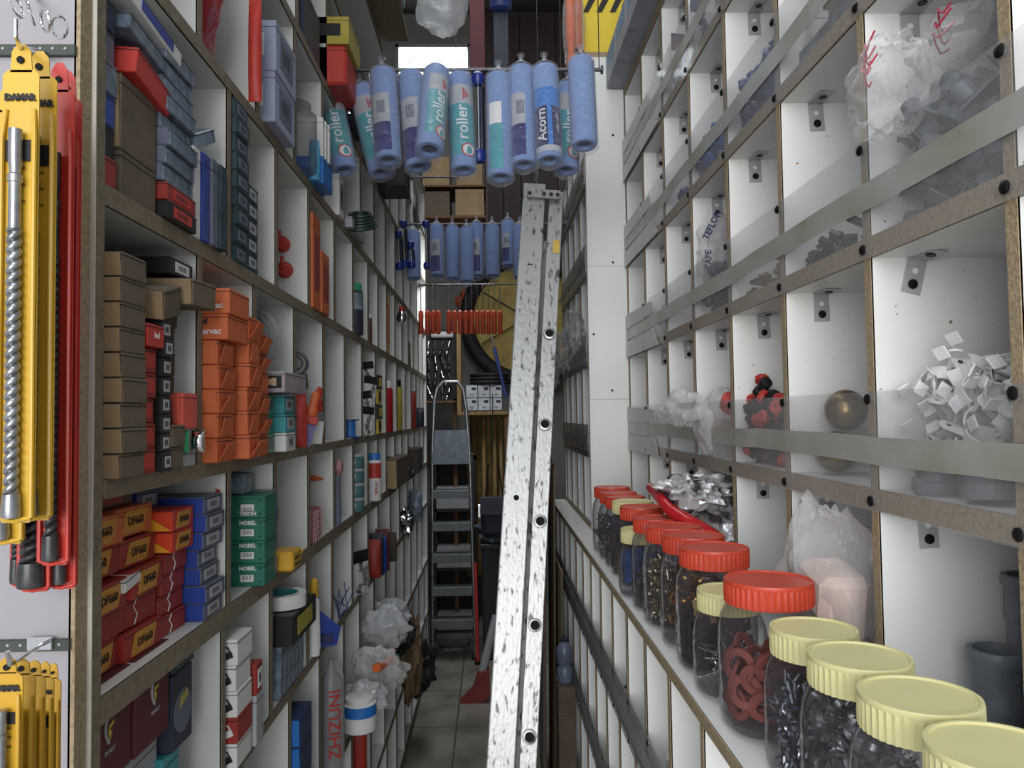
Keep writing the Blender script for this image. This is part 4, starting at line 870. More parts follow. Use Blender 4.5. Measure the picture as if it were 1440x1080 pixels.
# plastic bag with red goods in the next pigeonhole, spilling over the guard
t = thing('plastic_bag', 'milky plastic bag with red items spilling over the guard beside red black fittings', 'bag', (.535, 1.76, RS(1)))
bgm = MB().blob((0, 0, .075), (.06, .085, .075), .2, 6, 28, 18, flat=.074, seed=11)
part('film', bgm, bagw, t)
part('film_tail', MB().blob((-.065, .12, .11), (.035, .13, .04), .35, 6, 30, 20, seed=12), bagw, t)
for k, (lb, m_, bx) in enumerate((('upright red box behind milky bag at the divider', redb, (.60, 1.72, .20)), ('red bottle cap seen through the milky bag', redb, (.55, 1.74, .12)), ('brown red block at the base of the milky bag', rubber, (.56, 1.80, .07)))):
    if k == 0: carton(lb, .70, 1.61, RS(1), .1, .05, .235, m_)
    else: part('red_contents', MB().lathe([(.02, 0), (.024, .004), (.024, .03), (.018, .034)], 20, 0, Matrix.Translation((bx[0]-.535-.02, bx[1]-1.76-.05*(k == 1), .05+.06*(k == 1))) @ Matrix.Rotation(.8, 4, 'X')), m_, t)
# far white clumps
solo('white_bundle', MB().blob((0, 0, 0), (.03, .05, .05), .5, 9, 20, 14, seed=4, flat=.048), bagw, 'small clear bag behind the guard beside the masking film', 'bag', (.55, 2.32, RS(2)+.05))
# row 2: steel offcuts behind the tape
off = MB().box(-.02, .02, -.012, .012, -.004, .004, 0, .001).lathe([(.006, 0), (.006, .006)], 10, 0, Matrix.Translation((.01, 0, .004)))
scatter(off, steeld, 'steel_offcut', 'small dark steel offcut behind the tape on second shelf', 'offcut', 'steel offcuts second shelf, nearer heap', 16, (.525, .58, 1.06, 1.25, RS(2)+.006, RS(2)+.05), .7)
scatter(off, brass, 'latch_piece', 'small brown latch piece behind the guard below the textured bag', 'latch', 'brown latch pieces second shelf', 14, (.525, .58, 1.33, 1.53, RS(2)+.006, RS(2)+.07), .7)
t = thing('plastic_bag', 'clear bag with navy lettering above dark navy caps on second shelf', 'bag', (.53, 1.78, RS(2)))
part('film', MB().blob((0, 0, .15), (.035, .05, .08), .45, 8, 26, 18, seed=21), bagp, t); text(t, 'TEFLON', .02, faceY(-.02, -.055, .2, 1.1), navy, bold=.0006); text(t, 'TAPE', .02, faceY(-.03, -.055, .12, PI/2), navy, bold=.0006)
cap_ = MB().lathe([(.012, 0), (.014, .002), (.014, .014), (.01, .018), (.001, .019)], 18)
scatter(cap_, mat('dark_navy_plastic', (44, 48, 76), .4), 'plastic_plug', 'dark navy plastic plug heaped behind second guard', 'plug', 'navy plugs on second shelf', 36, (.52, .56, 1.69, 1.84, RS(2)+.014, RS(2)+.12), 3)
# row 3 near: bag of grey fittings with red zip stripes
fit = MB().box(-.026, .026, -.012, .012, -.0015, .0015, 0, .0008).box(-.026, -.023, -.012, .012, 0, .03, 0, .0008).lathe([(.004, 0), (.004, .0008)], 12, 1, Matrix.Translation((.01, 0, .0016))).lathe([(.004, 0), (.004, .0008)], 12, 1, Matrix.Translation((-.008, 0, .0016)))
fit.lathe([(.010, .0), (.012, .002), (.012, .022), (.009, .024)], 16, 0, Matrix.Translation((.012, 0, .002)))
scatter(fit, [greyp, darkhole], 'pipe_bracket', 'slate grey pipe bracket bagged in the upper right pigeonhole', 'bracket', 'slate grey brackets in upper right pigeonhole', 60, (.535, .61, .80, .945, RS(2)+.02, RS(2)+.15), 1.6)
for i, (x, y, z, rx, ry, rz, lb) in enumerate(((.485, .905, .165, .035, .07, .055, 'leftmost clear zip bag with red stripes sagging out of upper right pigeonhole'), (.56, .86, .185, .05, .075, .05, 'middle red striped zip bag over slate grey brackets'), (.63, .83, .225, .05, .06, .05, 'rear red striped zip bag rising to the near divider'))):
    t = thing('zip_bag', lb, 'bag', (x, y, RS(2)+z))
    part('film', MB().blob((0, 0, 0), (rx, ry, rz), .32, 6, 34, 24, seed=31+i), bagp, t)
    for k in range(3):
        w0_ = random.uniform(0, 1); pts = [(rx*(.9+.1*math.sin(k+q*.5))*math.cos(PI+.5-q*.25), -ry*(.5-.12*q), rz*(.3+.25*k+.15*math.sin(q*1.4+w0_*5))) for q in range(9)]
        part('zip_stripe', MB().tube(pts, .0012, 5), mat('pink_red_stripe', (214, 40, 70), .4), t)
solo('plastic_bag', MB().blob((0, 0, 0), (.05, .06, .03), .5, 8, 26, 16, seed=44), bagp, 'small tied clear bag propped at top near the divider', 'bag', (.66, .76, RS(2)+.262))
# row 3: red pliers clamp and purple bits
t = thing('spring_clamp', 'red spring clamp stuck up beside its divider on third shelf', 'clamp', (.555, 1.20, RS(3)+.19), (.0, .2, .3))
part('jaw', MB().plate([(-.04, 0), (-.02, .014), (.02, .02), (.035, .016), (.02, .008), (-.01, .002)], .014, 1), redb, t); part('jaw', MB().plate([(-.045, -.006), (-.02, -.004), (.01, -.016), (.026, -.006), (.02, -.022), (-.01, -.024), (-.04, -.018)], .014, 1), redb, t)
part('pivot', MB().cyl((-.01, -.003, 0), (-.01, .018, 0), .006, 10), steeld, t)
carton('small white carton standing at the divider under red clamp', .56, 1.215, RS(3), .028, .03, .10, paper, tag=None)
carton('brown block standing behind white carton, third shelf', .61, 1.22, RS(3), .04, .04, .13, kraft)
scatter(vl, [violet, violet], 'violet_fitting', 'violet blue plastic fitting behind the third guard', 'fitting', 'violet blue fittings, near heap', 36, (.52, .57, 1.37, 1.55, RS(3)+.014, RS(3)+.12), 3)
scatter(vl, [violet, sky], 'blue_fitting', 'blue plastic fitting in the next pigeonhole, third shelf', 'fitting', 'blue fittings, third shelf', 30, (.52, .56, 1.66, 1.84, RS(3)+.014, RS(3)+.10), 3)
scatter(cap_, violet, 'plastic_plug', 'blue plastic plug behind the third guard near the masking film', 'plug', 'blue plugs, third shelf', 12, (.53, .58, 1.9, 2.1, RS(3)+.014, RS(3)+.04), 3)
carton('clear grey parts case behind guard, third shelf', .54, 1.02, RS(3), .03, .2, .03, blister, name='parts_box')
# row 4
for i in range(3): hanging_pack(f'carded blue pack, {NTH[i]} along the fourth shelf', .545, 1.66+.2*i, RS(4)+.002, .08, .17, slate, rot=(0, 0, .2), im=violet)
solo('silver_wrap', MB().blob((0, 0, 0), (.03, .035, .03), .6, 9, 20, 14, seed=55, flat=.028), bags, 'small silvery wrapped piece on fourth shelf edge', 'wrap', (.545, 1.50, RS(4)+.03))
hanging_pack('dark red carded pack on the fourth shelf near pillar', .55, 1.40, RS(4)+.002, .07, .16, maroon, rot=(0, 0, .2))
# row of long cartons jutting out at top beside the white column
for i in range(4):
    carton(f'long grey blue carton, {NTH[i]} from the white column, jutting over top row', .60, 2.545-.205*i, 2.7355, .165, .20, .115, mat('grey_blue_carton', (150, 156, 170), .5))
for i in range(4):
    pnl = MB().box(-.0828, -.0824, -.085, .085, .055, .105); part('cyan_panel', pnl, mat('pale_cyan_print', (96, 150, 186), .5), [o for o in COL.objects if o.get('label', '').startswith(f'long grey blue carton, {NTH[i]}')][0])
carton('white carton with red line and blue oval above the grey blue cartons', .60, 2.2, 2.852, .14, .3, .1, paper, tagY=sky)
# ---- things in the ledge pigeonholes
t = thing('plastic_bag', 'tall crumpled clear bag with pale pink parcel behind the largest red lid', 'bag', (.505, 1.155, JZ+.001))
part('film', MB().blob((0, 0, .135), (.06, .095, .14), .24, 6, 36, 26, seed=61, flat=.134), mat_bag, t)
part('parcel', MB().box(-.045, .03, -.05, .045, .09, .19, 0, .012, Matrix.Rotation(.2, 4, 'X')), mat('pale_pink_parcel', (216, 186, 174), .7), t); part('red_parts', MB().blob((.0, -.03, .05), (.05, .06, .045), .4, 8, 20, 12), rubber, t)
t = thing('foil_bag', 'crinkled silvery bag with glossy red strap behind red lidded jars', 'bag', (.535, 1.72, JZ+.001))
fb = MB().blob((.0, 0, .12), (.085, .105, .12), .2, 9, 44, 30, seed=71, flat=.119).blob((-.085, -.01, .235), (.075, .10, .038), .35, 10, 36, 22, seed=72)
part('film', fb, mat('crinkled_foil', (200, 198, 202), .2, .5, rgb2=(84, 78, 82), scale=24, thr=(.38, .48), bump=1.0, bscale=50), t)
part('strap', MB().tube([(-.16, .10, .238), (-.165, .04, .236), (-.165, -.03, .226), (-.155, -.09, .205), (-.12, -.125, .18), (-.08, -.135, .15)], [.010, .012, .012, .014, .018, .022], 12), mat('gloss_red_vinyl', (196, 28, 34), .12), t)
def coupling(look, x, y, z, r, h, m=greyd, emb=False):
    t = thing('pipe_coupling', look, 'coupling', (x, y, z))
    part('socket', MB().lathe([(r*.82, 0), (r*.92, 0), (r*.92, h*.42), (r*1.0, h*.48), (r*1.03, h*.52), (r*1.0, h*.56), (r*1.0, h*.86), (r*1.1, h*.89), (r*1.1, h*.98), (r*1.06, h), (r*.86, h), (r*.84, h*.96), (r*.82, h*.1), (.001, h*.1)], 36), m, t)
    if emb: text(t, 'KOG', r*.62, Matrix.Translation((0, -r*1.005, h*.7)) @ Matrix.Rotation(PI/2, 4, 'X') @ Matrix.Rotation(PI/2, 4, 'Z'), greyp, 'embossed_letters', .0004)
    return t
coupling('dark grey embossed pipe coupling standing nearest the divider', .592, .90, JZ, .030, .132, greyp, True)
coupling('dark grey coupling behind the embossed one, lower of two stacked', .662, .94, JZ, .028, .104, greyd)
coupling('dark grey coupling on top of another behind the embossed one', .662, .94, JZ+.1045, .028, .104, greyp)
coupling('low wide threaded coupling beside the nearest jars', .52, .76, JZ, .04, .07, greyd)
coupling('low dark coupling between embossed coupling and nearest jars', .60, .82, JZ, .030, .05, greyd)
# few things lower right
for i, (y, z, r, h) in enumerate(((1.34, .87, .03, .05), (1.55, .87, .02, .04))): coupling(f'white plastic cup in lower right pigeonhole, {"nearer" if i == 0 else "farther"}', .345, y+.08, z, r, h, whitep)
for i, (y, z) in enumerate(((1.75, .87), (1.9, .87), (.98, .58), (1.5, .58))): solo('parts_lump', MB().blob((0, 0, 0), (.035, .05, .03), .5, 8, 18, 12, seed=80+i, flat=.028), rubberk, f'{NTH[i]} dark lump of parts behind lower right guards, counting from ladder side', 'parts', (.35, y, z+.03))
# ================================================================== stuff on and in front of the far right unit
t = carton('yellow carton with black slanting stripes on top of white column', XF+.155, 2.79, 2.8805, .155, .2, .22, yellow, seam=False)
for i in range(3): part('black_stripe', MB().plate([(-.075+.05*i, .16), (-.055+.05*i, .16), (-.02+.05*i-.005, .215), (-.045+.05*i-.005, .215)], .001, 1, 0, Matrix.Translation((0, -.102, 0))), ink, t)
for i, (px, y) in enumerate(((803, 2.72), (812, 2.74))):
    p = onY(px, 60, y); t = thing('caulking_gun', f'{"left" if i == 0 else "right"} orange handled tool in clear wrap hanging beside white column', 'tool', (p.x, y, 2.80))
    part('shaft', MB().lathe([(.016, 0), (.018, .02), (.012, .06), (.018, .10), (.018, .26), (.01, .3)], 16), orangep, t); part('trigger', MB().tube([(0, 0, .05), (.02, 0, .07), (.03, 0, .03)], .006, 8), black, t)
    part('wrap', MB().blob((0, 0, .14), (.028, .024, .17), .2, 8, 20, 14, seed=90+i), bagp, t)
    part('hang_cord', MB().tube([(0, 0, .3), (0, 0, .62)], .002, 5), black, t)
for i, (px, py) in enumerate(((808, 455), (820, 470), (800, 480))):
    p = onY(px, py, 2.74); solo('plastic_bag', MB().blob((0, 0, 0), (.03, .04, .07), .5, 9, 24, 18, seed=95+i), bagd, f'clear empty bag {["uppermost", "middle", "lowest"][i]} of three hanging beside ladder', 'bag', (XF-.03-.03*i, 2.92+.17*i, p.z-.03*i))
# ================================================================== extension ladder
P1 = onY(704, 1080, 1.98); P2 = onY(752, 258, 2.36); dv = (P2-P1).normalized(); base = P1 - dv*(P1.z/dv.z)
zax = dv; xax = Vector((1, 0, 0)); xax = (xax - zax*xax.dot(zax)).normalized(); yax = zax.cross(xax)
LM = Matrix((xax, yax, zax)).transposed().to_4x4(); LM.translation = base
LL = (P2-base).length
lad = thing('extension_ladder', 'tall scuffed aluminium extension ladder leaning in the middle of aisle', 'ladder'); lad.matrix_basis = LM
def rail(x0, w, y0, s, L, z0=0.0):
    m = MB().box(x0, x0+w, y0, y0+s*.003, z0, L, 0, .0008)
    m.box(x0, x0+.003, y0, y0+s*.026, z0, L, 0, .0008).box(x0+w-.003, x0+w, y0, y0+s*.026, z0, L, 0, .0008)
    m.box(x0+w*.36, x0+w*.40, y0-s*.0015, y0, z0, L, 0).box(x0+w*.60, x0+w*.64, y0-s*.0015, y0, z0, L, 0)
    return m
W1 = .070; W2 = .044; X2 = .047
part('rail', rail(-W1/2, W1, 0, 1, LL), alu, lad); part('rail', rail(-W1/2, W1, .36, -1, LL), alu, lad)
part('rail', rail(X2, W2, .006, 1, LL-.02, .25), alu, lad); part('rail', rail(X2, W2, .354, -1, LL-.02, .25), alu, lad)
hp = [(773, 470), (767, 604), (760, 742), (753, 885), (746, 1036)]
inv = LM.inverted()
def on_lad(px, py, yl=0.006):   # where a view ray meets the rail's outer face
    v = ray(px, py); n = LM.to_3x3() @ Vector((0, 1, 0)); q = LM @ Vector((0, yl, 0)); tt = (q-CAM).dot(n)/v.dot(n); return inv @ (CAM+v*tt)
zs = [on_lad(*h).z for h in hp]; st = (zs[0]-zs[-1])/4
z = zs[0]
while z > .3:
    r = MB().open_lathe([(.012, 0), (.0125, -.003), (.0175, -.002), (.0185, .002), (.0135, .006), (.0135, .36), (.011, .36), (.011, .004), (.012, 0)], 18, 0, Matrix.Translation((X2+W2/2, -.002, z)) @ Matrix.Rotation(-PI/2, 4, 'X'))
    r.lathe([(.012, .0006), (.012, .001)], 16, 1, Matrix.Translation((X2+W2/2, .0, z)) @ Matrix.Rotation(-PI/2, 4, 'X'))
    part('rung', r, [alu, darkhole], lad); z -= st
z = on_lad(726, 700, 0).z+st*4
while z > .2:
    hid = abs(z-on_lad(726, 700, 0).z) > .05
    r = MB().cyl((0, .003, z), (0, .357, z), .013, 16)
    if not hid: r.open_lathe([(.008, -.004), (.0145, -.004), (.0145, .004)], 18, 0, Matrix.Translation((0, 0, z)) @ Matrix.Rotation(-PI/2, 4, 'X')).lathe([(.008, .0), (.008, .001)], 16, 1, Matrix.Translation((0, -.002, z)) @ Matrix.Rotation(-PI/2, 4, 'X'))
    part('rung', r, [alu, darkhole], lad); z -= st
p = on_lad(746, 372, 0); part('slot', MB().box(p.x-.009, p.x+.007, -.0022, -.0002, p.z-.0015, p.z+.0015), darkhole, lad)
p = on_lad(780, 347); part('yellow_sticker', MB().box(X2+W2*.45, X2+W2*.92, .0035, .0052, p.z-.022, p.z+.022), mat('worn_yellow', (206, 170, 60), .6), lad)
b = MB().box(-.022, .082, -.007, -.002, LL-.052, LL-.022, 0, .002)
part('top_bracket', b, alu, lad)
s = MB()
for x in (-.014, .03, .052, .072): s.lathe([(.0055, 0), (.0055, .004), (.003, .006)], 10, 0, Matrix.Translation((x, -.007, LL-.037)) @ Matrix.Rotation(PI/2, 4, 'X'))
part('bracket_bolts', s, steeld, lad)
for y in (0, .36): part('foot_pad', MB().box(-.04, .04, y-.02, y+.02, -.0, .012, 0, .003), rubberk, lad)
# ================================================================== paint rollers on a crossbar
def rod(name, look, y, z, x0, x1, r=.005, hang=True):
    t = thing(name, look, 'rod', ((x0+x1)/2, y, z)); part('rod', MB().cyl((x0-(x0+x1)/2, 0, 0), (x1-(x0+x1)/2, 0, 0), r, 12), steeld, t)
    part('end_flange', MB().cyl((x0-(x0+x1)/2, 0, 0), (x0-(x0+x1)/2+.006, 0, 0), r*2.4, 14), steeld, t)
    if hang: part('hang_wire', MB().cyl(((x1-x0)/2-.01, 0, 0), ((x1-x0)/2-.01, 0, HT-z), .0015, 6), steeld, t)
    part('end_flange', MB().cyl((x1-(x0+x1)/2-.006, 0, 0), (x1-(x0+x1)/2, 0, 0), r*2.4, 14), steeld, t)
YR_A = 2.0; ZA = onY(650, 98, YR_A).z+.02
rod('hanging_rod', 'thin steel rod across the aisle holding the front rollers', YR_A+.045, ZA, XL, .315)
def arc(r, a0, a1, z0, z1, seg=14): return MB().open_lathe([(r, z0), (r, z1)], seg, 0, None, a0, a1)
FRONT = -PI/2
def roller(kind, look, top, bot, y, rad=.0335, y2=None, group=None):
    """top/bot: world points of the sleeve's ends"""
    d = (top-bot); L = d.length; q = d.to_track_quat('Z', 'Y')
    t = thing('paint_roller_sleeve', look, 'paint roller', bot, (0, 0, 0), group)
    zx = d.normalized(); xx = Vector((1, 0, 0)); xx = (xx-zx*xx.dot(zx)).normalized(); yx = zx.cross(xx); M4 = Matrix((xx, yx, zx)).transposed().to_4x4(); M4.translation = bot; t.matrix_basis = M4
    r = rad
    sl = MB().lathe([(r*.62, .02), (r*.62, .0), (r*.9, .0), (r, .006), (r, L-.008), (r*.85, L), (r*.3, L)], 28).lathe([(.001, .012), (r*.62, .012)], 20, 1)
    part('fleece', sl, [fab, fabd], t)
    if kind == 'A' or kind == 'A2':
        a0, a1 = FRONT-1.1, FRONT+.45
        if kind == 'A2': a0, a1 = FRONT-1.2, FRONT+.15
        part('label', arc(r*1.02, a0, a1, L*.36, L*.68), greyl, t, 'white barcoded label'); part('label', arc(r*1.02, a0, a1, .012, L*.36), mat('indigo_label', (36, 30, 112), .25), t, 'indigo label')
        bm = MB()
        for i in range(9): w = FRONT-.55+.075*i; bm.open_lathe([(r*1.03, L*.46), (r*1.03, L*.60)], 1, 0, None, w, w+.03+.02*(i % 2))
        part('barcode', bm, navy, t)
    if kind == 'B' or kind == 'B2':
        a0, a1 = (FRONT-1.2, FRONT+1.3) if kind == 'B' else (FRONT-.35, FRONT+1.5)
        part('label', arc(r*1.02, a0, a1, L*.64, L*.84), greyl, t, 'white label top with red mark'); part('label', arc(r*1.02, a0, a1, .03, L*.64), teal, t, 'teal label with white script')
        wrap_text(t, 'roller', .044, r*1.035, L*.44, FRONT+(.1 if kind == 'B' else .6), whiteink)
        k = MB().torus(.017, .0022, 24, 6, 0); k2 = MB().lathe([(.0155, 0), (.0155, .001)], 24)
        an = FRONT+(.5 if kind == 'B' else 1.0)
        for mm, mk, nm in ((k, redink, 'red_ring'), (k2, paper, 'ring_centre')):
            for v in range(len(mm.v)):
                x, yy, zz = mm.v[v]; a = an+x/r; rr = r*1.03+zz*.5; mm.v[v] = (rr*math.cos(a), rr*math.sin(a), L*.155+yy)
            part(nm, mm, mk, t)
        rm = MB()
        for i in range(3): w = an-.3+i*.16; rm.open_lathe([(r*1.03, L*.68+.004*i), (r*1.03, L*.80-.006*i)], 2, 0, None, w, w+.12)
        part('red_mark', rm, redink, t)
    if kind == 'C':
        a0, a1 = FRONT-1.3, FRONT+1.3
        part('label', arc(r*1.02, a0, a1, L*.52, L*.72), sky, t, 'bright blue label top'); part('label', arc(r*1.02, a0, a1, L*.10, L*.52), mat('deep_navy_label', (28, 30, 84), .2), t, 'deep navy label'); part('label_stripe', arc(r*1.03, FRONT-.1, FRONT+.25, L*.1, L*.6), sky, t)
        part('label', arc(r*1.025, a0, a1, L*.04, L*.10), greyl, t, 'white strip at the foot of label')
        wrap_text(t, 'Acorn', .036, r*1.035, L*.32, FRONT-.55, whiteink); wrap_text(t, 'roller refill', .012, r*1.035, L*.34, FRONT+.7, greyl)
    if kind == 'D':
        part('label', arc(r*1.02, FRONT-.9, FRONT+.15, L*.47, L*.68), paper, t, 'white barcode label'); part('label', arc(r*1.02, FRONT-.9, FRONT+.2, .01, L*.47), teal, t, 'plain teal label')
    part('clear_wrapper', MB().lathe([(r*.5, -.02), (r*1.1, -.006), (r*1.09, L*.5), (r*1.08, L), (r*.45, L+.018), (r*.12, L+.03), (r*.3, L+.045)], 22, flute=1, fd=.03), wrap, t)
    part('hang_hook', MB().tube([(0, 0, L+.03), (0, .0, L+.045), (.003, .012, L+.052)], .0012, 5), steel, t)
    return t
RW = [('B', (461, 123), (484, 240), .05, 'first from left'), ('B', (508, 126), (537, 243), .07, 'second from left, mostly hidden'), ('A', (538, 102), (546, 226), -.02, 'third from left'),
      ('A', (577, 105), (588, 236), .03, 'fourth from left'), ('B2', (614, 100), (604, 212), -.05, 'fifth from left, open end facing down'), ('B', (646, 108), (652, 240), .02, 'sixth from left'),
      ('D', (701, 108), (704, 250), .0, 'seventh from left'), ('A2', (733, 98), (737, 232), .01, 'eighth from left'), ('C', (766, 97), (773, 226), -.02, 'ninth from left'),
      ('B', (798, 122), (797, 240), .08, 'tenth from left, half hidden'), ('plain', (817, 86), (822, 205), -.03, 'last at the right, plain')]
KD = {'A': 'blue roller sleeve with indigo label and barcode', 'A2': 'blue roller sleeve with narrow indigo label', 'B': 'blue roller sleeve with teal scripted label', 'B2': 'tilted roller sleeve with teal label', 'C': 'roller sleeve with Acorn label', 'D': 'roller sleeve with plain teal label', 'plain': 'roller sleeve without any label'}
for k, a, b, dy, w_ in RW:
    dtilt = .10 if k == 'B2' else .05
    roller(k, f'{KD[k]}, {w_}, front row', onY(a[0], a[1], YR_A+dy), onY(b[0], b[1], YR_A+dy-dtilt), 0, group='roller sleeves in the front row')
def mini(look, px, pyt, pyb, y, r=.004, k=.017):
    a = onY(px, pyt, y); b = onY(px+2, pyb, y); t = thing('roller_frame', look, 'roller frame', b); L = (a-b).length
    part('rod', MB().cyl((0, 0, 0), (a-b), r, 10), chrome, t); part('end_knob', MB().lathe([(k*.8, -.012), (k*1.1, 0), (k, .016), (k*.5, .022)], 18, 0, Matrix.Translation((0, 0, 0))), bluek, t)
    part('end_knob', MB().lathe([(k*.6, -.016), (k, 0), (k, .012), (k*.5, .02)], 18, 0, Matrix.Translation(a-b)), bluek, t)
    part('inner_tube', MB().cyl((.008, .006, .02), (a-b)+Vector((.008, .006, -.02)), .009, 12), mat('black_blue_tube', (26, 32, 56), .3), t)
mini('roller frame with two dark blue knobs hanging among the front rollers', 672, 112, 222, 1.99)
cylpack('brush_handle', 'dark teal wrapped brush at far left of the front rollers', 'brush', onY(448, 200, 2.05).x, 2.05, onY(448, 250, 2.05).z, .022, .13, mat('smoky_teal', (70, 112, 116)))
YR_B = 3.42; ZB = onY(650, 316, YR_B).z+.015
rod('hanging_rod', 'second thin rod further back holding the smaller looking rollers', YR_B+.05, ZB, XL, .35)
RB = [('plain', 581, 326, 392, 'first from left, knobbed frames around it'), ('A', 614, 318, 388, 'second from left'), ('plain', 636, 320, 392, 'third from left, unlabelled'), ('plain', 656, 322, 396, 'fourth from left, unlabelled'), ('A', 670, 316, 388, 'fifth from left, squat navy label'), ('plain', 692, 318, 388, 'sixth from left, unlabelled'), ('A2', 714, 312, 374, 'seventh from left beside ladder'), ('plain', 731, 318, 390, 'last, half behind the ladder')]
for i, (k, px, a, b, w_) in enumerate(RB):
    dy = .06*((i+1) % 2)-.02
    roller(k, f'back row blue roller sleeve, {w_}', onY(px, a, YR_B+dy), onY(px+1, b, YR_B+dy-.04), 0, rad=.031, group='roller sleeves in the back row')
for i, (px, a, b) in enumerate(((560, 330, 376), (567, 316, 372), (577, 345, 374), (599, 316, 375))):
    mini(f'small frame with royal blue knobs, {NTH[i]} from left in the back row', px, a, b, YR_B-.06+.02*i, .003, .017)
# ================================================================== orange handled scrapers on a third rod
YC = 4.3; ZC = onY(650, 438, YC).z+.153
rod('hanging_rod', 'third rod at the back holding orange handled rods', YC+.01, ZC, XL, .30)
me1 = MB().lathe([(.010, -.128), (.014, -.12), (.013, -.06), (.015, -.02), (.012, 0), (.004, .006)], 14, 0).mesh('handle', mat('orange_red_handle', (206, 66, 34), .4))
me2 = MB().tube([(0, 0, 0), (0, 0, .14), (.0, .01, .158), (0, .02, .15)], .0025, 6).mesh('wire', steel)
n = 0
for px in (592, 601, 609, 616, 631, 639, 647, 655, 663, 671, 679, 687, 695, 703):
    p = onY(px, 438, YC); t = thing('hook_rod', 'thin steel rod with an orange red handle hanging down', 'rod', (p.x, YC-.005+.008*(n % 2), p.z), (0, 0, 0), 'orange handled rods on the third bar')
    part('handle', me1, None, t); part('wire', me2, None, t); n += 1
# ================================================================== step ladder
YS = 4.95
sl_ = onY(607, 700, YS).x; sr_ = onY(663, 700, YS).x; cx = (sl_+sr_)/2; hw = (sr_-sl_)/2
stp = thing('step_ladder', 'grey folding step ladder with hoop handrail and tilted platform at aisle end', 'step ladder', (cx, YS, 0))
zt = onY(632, 536, YS).z; pts = [(-hw*1.02, 0, .015), (-hw*.98, .05, 1.3), (-hw*.86, .06, zt-.12), (-hw*.7, .06, zt-.04), (-hw*.4, .06, zt), (hw*.35, .06, zt), (hw*.62, .06, zt-.05), (hw*.75, .06, zt-.16), (hw*.92, .05, 1.3), (hw*1.12, 0, .02)]
part('hoop_rail', MB().tube(pts, .013, 10), steel, stp)
for i, py in enumerate((690, 735, 779, 825, 870)):
    zc = onY(632, py, YS).z; w = hw*(.92+.03*i)
    part('step', MB().box(-w, w, -.06, .04, zc-.008, zc+.008, 0, .002).box(-w, w, -.062, -.058, zc-.045, zc+.006, 0, .001), mat('grey_step', (104, 110, 114), .5, var=.15), stp)
z1 = onY(632, 605, YS).z; z2 = onY(632, 652, YS).z
part('platform', MB().add([(-hw*.8, .02, z1), (hw*.8, .02, z1), (hw*.92, -.06, z2), (-hw*.98, -.06, z2), (-hw*.8, .035, z1), (hw*.8, .035, z1), (hw*.92, -.045, z2), (-hw*.98, -.045, z2)], [(0, 1, 2, 3), (7, 6, 5, 4), (0, 4, 5, 1), (1, 5, 6, 2), (2, 6, 7, 3), (3, 7, 4, 0)]), mat('blue_grey_platform', (84, 94, 108), .6, rgb2=(62, 70, 82), scale=30), stp)
for s_ in (-1, 1):
    part('leg', MB().cyl((s_*hw*1.02, .04, 1.3), (s_*hw*1.1, .42, .015), .011, 10), steel, stp); part('rubber_foot', MB().box(s_*hw*1.08-.018, s_*hw*1.08+.018, -.025, .025, 0, .03, 0, .006), black, stp)
# ================================================================== back of the aisle
t = thing('cupboard', 'low dark cupboard with white bins behind the step ladder', 'shelf', (-.27, 5.55, 0))
part('frame', MB().box(-.15, .16, .0, .3, 0, .02).box(-.15, -.13, 0, .3, 0, 1.25).box(.14, .16, 0, .3, 0, 1.25).box(-.15, .16, .28, .3, 0, 1.25).box(-.15, .16, 0, .3, 1.23, 1.25).box(-.15, .16, 0, .3, .44, .46).box(-.15, .16, 0, .3, .86, .88), mat('dark_frame', (44, 42, 40), .7), t)
for i, (z, h, lb) in enumerate(((.88, .15, 'upper'), (.46, .14, 'middle'), (.02, .1, 'lowest'))): carton(f'plain white bin, {lb} one seen between the ladder steps', -.28+.13, 5.56, z, .27, .2, h, greyl, name='storage_bin', cat='bin')
t = thing('step_tray', 'rounded translucent tray on floor under the step ladder', 'tray', (-.27, 5.2, .0)); part('tray', MB().plate([(-.11, .14), (.11, .14), (.10, .0), (.06, -.06), (-.06, -.06), (-.10, 0)], .02, 2), mat('grey_tray', (128, 126, 120), .5), t); part('rim', MB().tube([(-.11, .14, .02), (-.10, 0, .02), (-.06, -.06, .02), (.06, -.06, .02), (.10, 0, .02), (.11, .14, .02)], .004, 6), steeld, t)
YD = 5.4
d0 = onY(655, 578, YD); d1 = onY(706, 541, YD); dw = (d1.x-d0.x)/3; dh = (d1.z-d0.z)/2
cab = thing('drawer_cabinet', 'small grey cabinet of six parts drawers on a wooden board', 'cabinet', (d0.x, YD, d0.z))
part('case', MB().box(-.004, 3*dw+.004, .01, .18, -.004, 2*dh+.004, 0, .002), greyd, cab)
for i in range(3):
    for j in range(2):
        dr = part('drawer', MB().box(i*dw+.003, (i+1)*dw-.003, 0, .15, j*dh+.003, (j+1)*dh-.003, 0, .002), mat('pale_grey_drawer', (176, 182, 190), .4), cab)
        part('handle', MB().box((i+.5)*dw-.012, (i+.5)*dw+.012, -.008, 0, j*dh+dh*.25, j*dh+dh*.42, 0, .002).box((i+.5)*dw, (i+1)*dw-.012, -.001, 0, j*dh+dh*.6, j*dh+dh*.82, 1), [greyl, ink], dr)
t = thing('wooden_board', 'plain wooden shelf board under the drawer cabinet', 'board', (d0.x-.06, YD-.02, d0.z-.03)); part('board', MB().box(0, .36, 0, .22, 0, .025, 0, .002), wood, t); part('upright', MB().box(-.0, .03, .02, .2, .025, .68, 0, .002), wood, t); part('upright', MB().box(.33, .36, .02, .2, -1.5, .0, 0, .002), woodd, t)
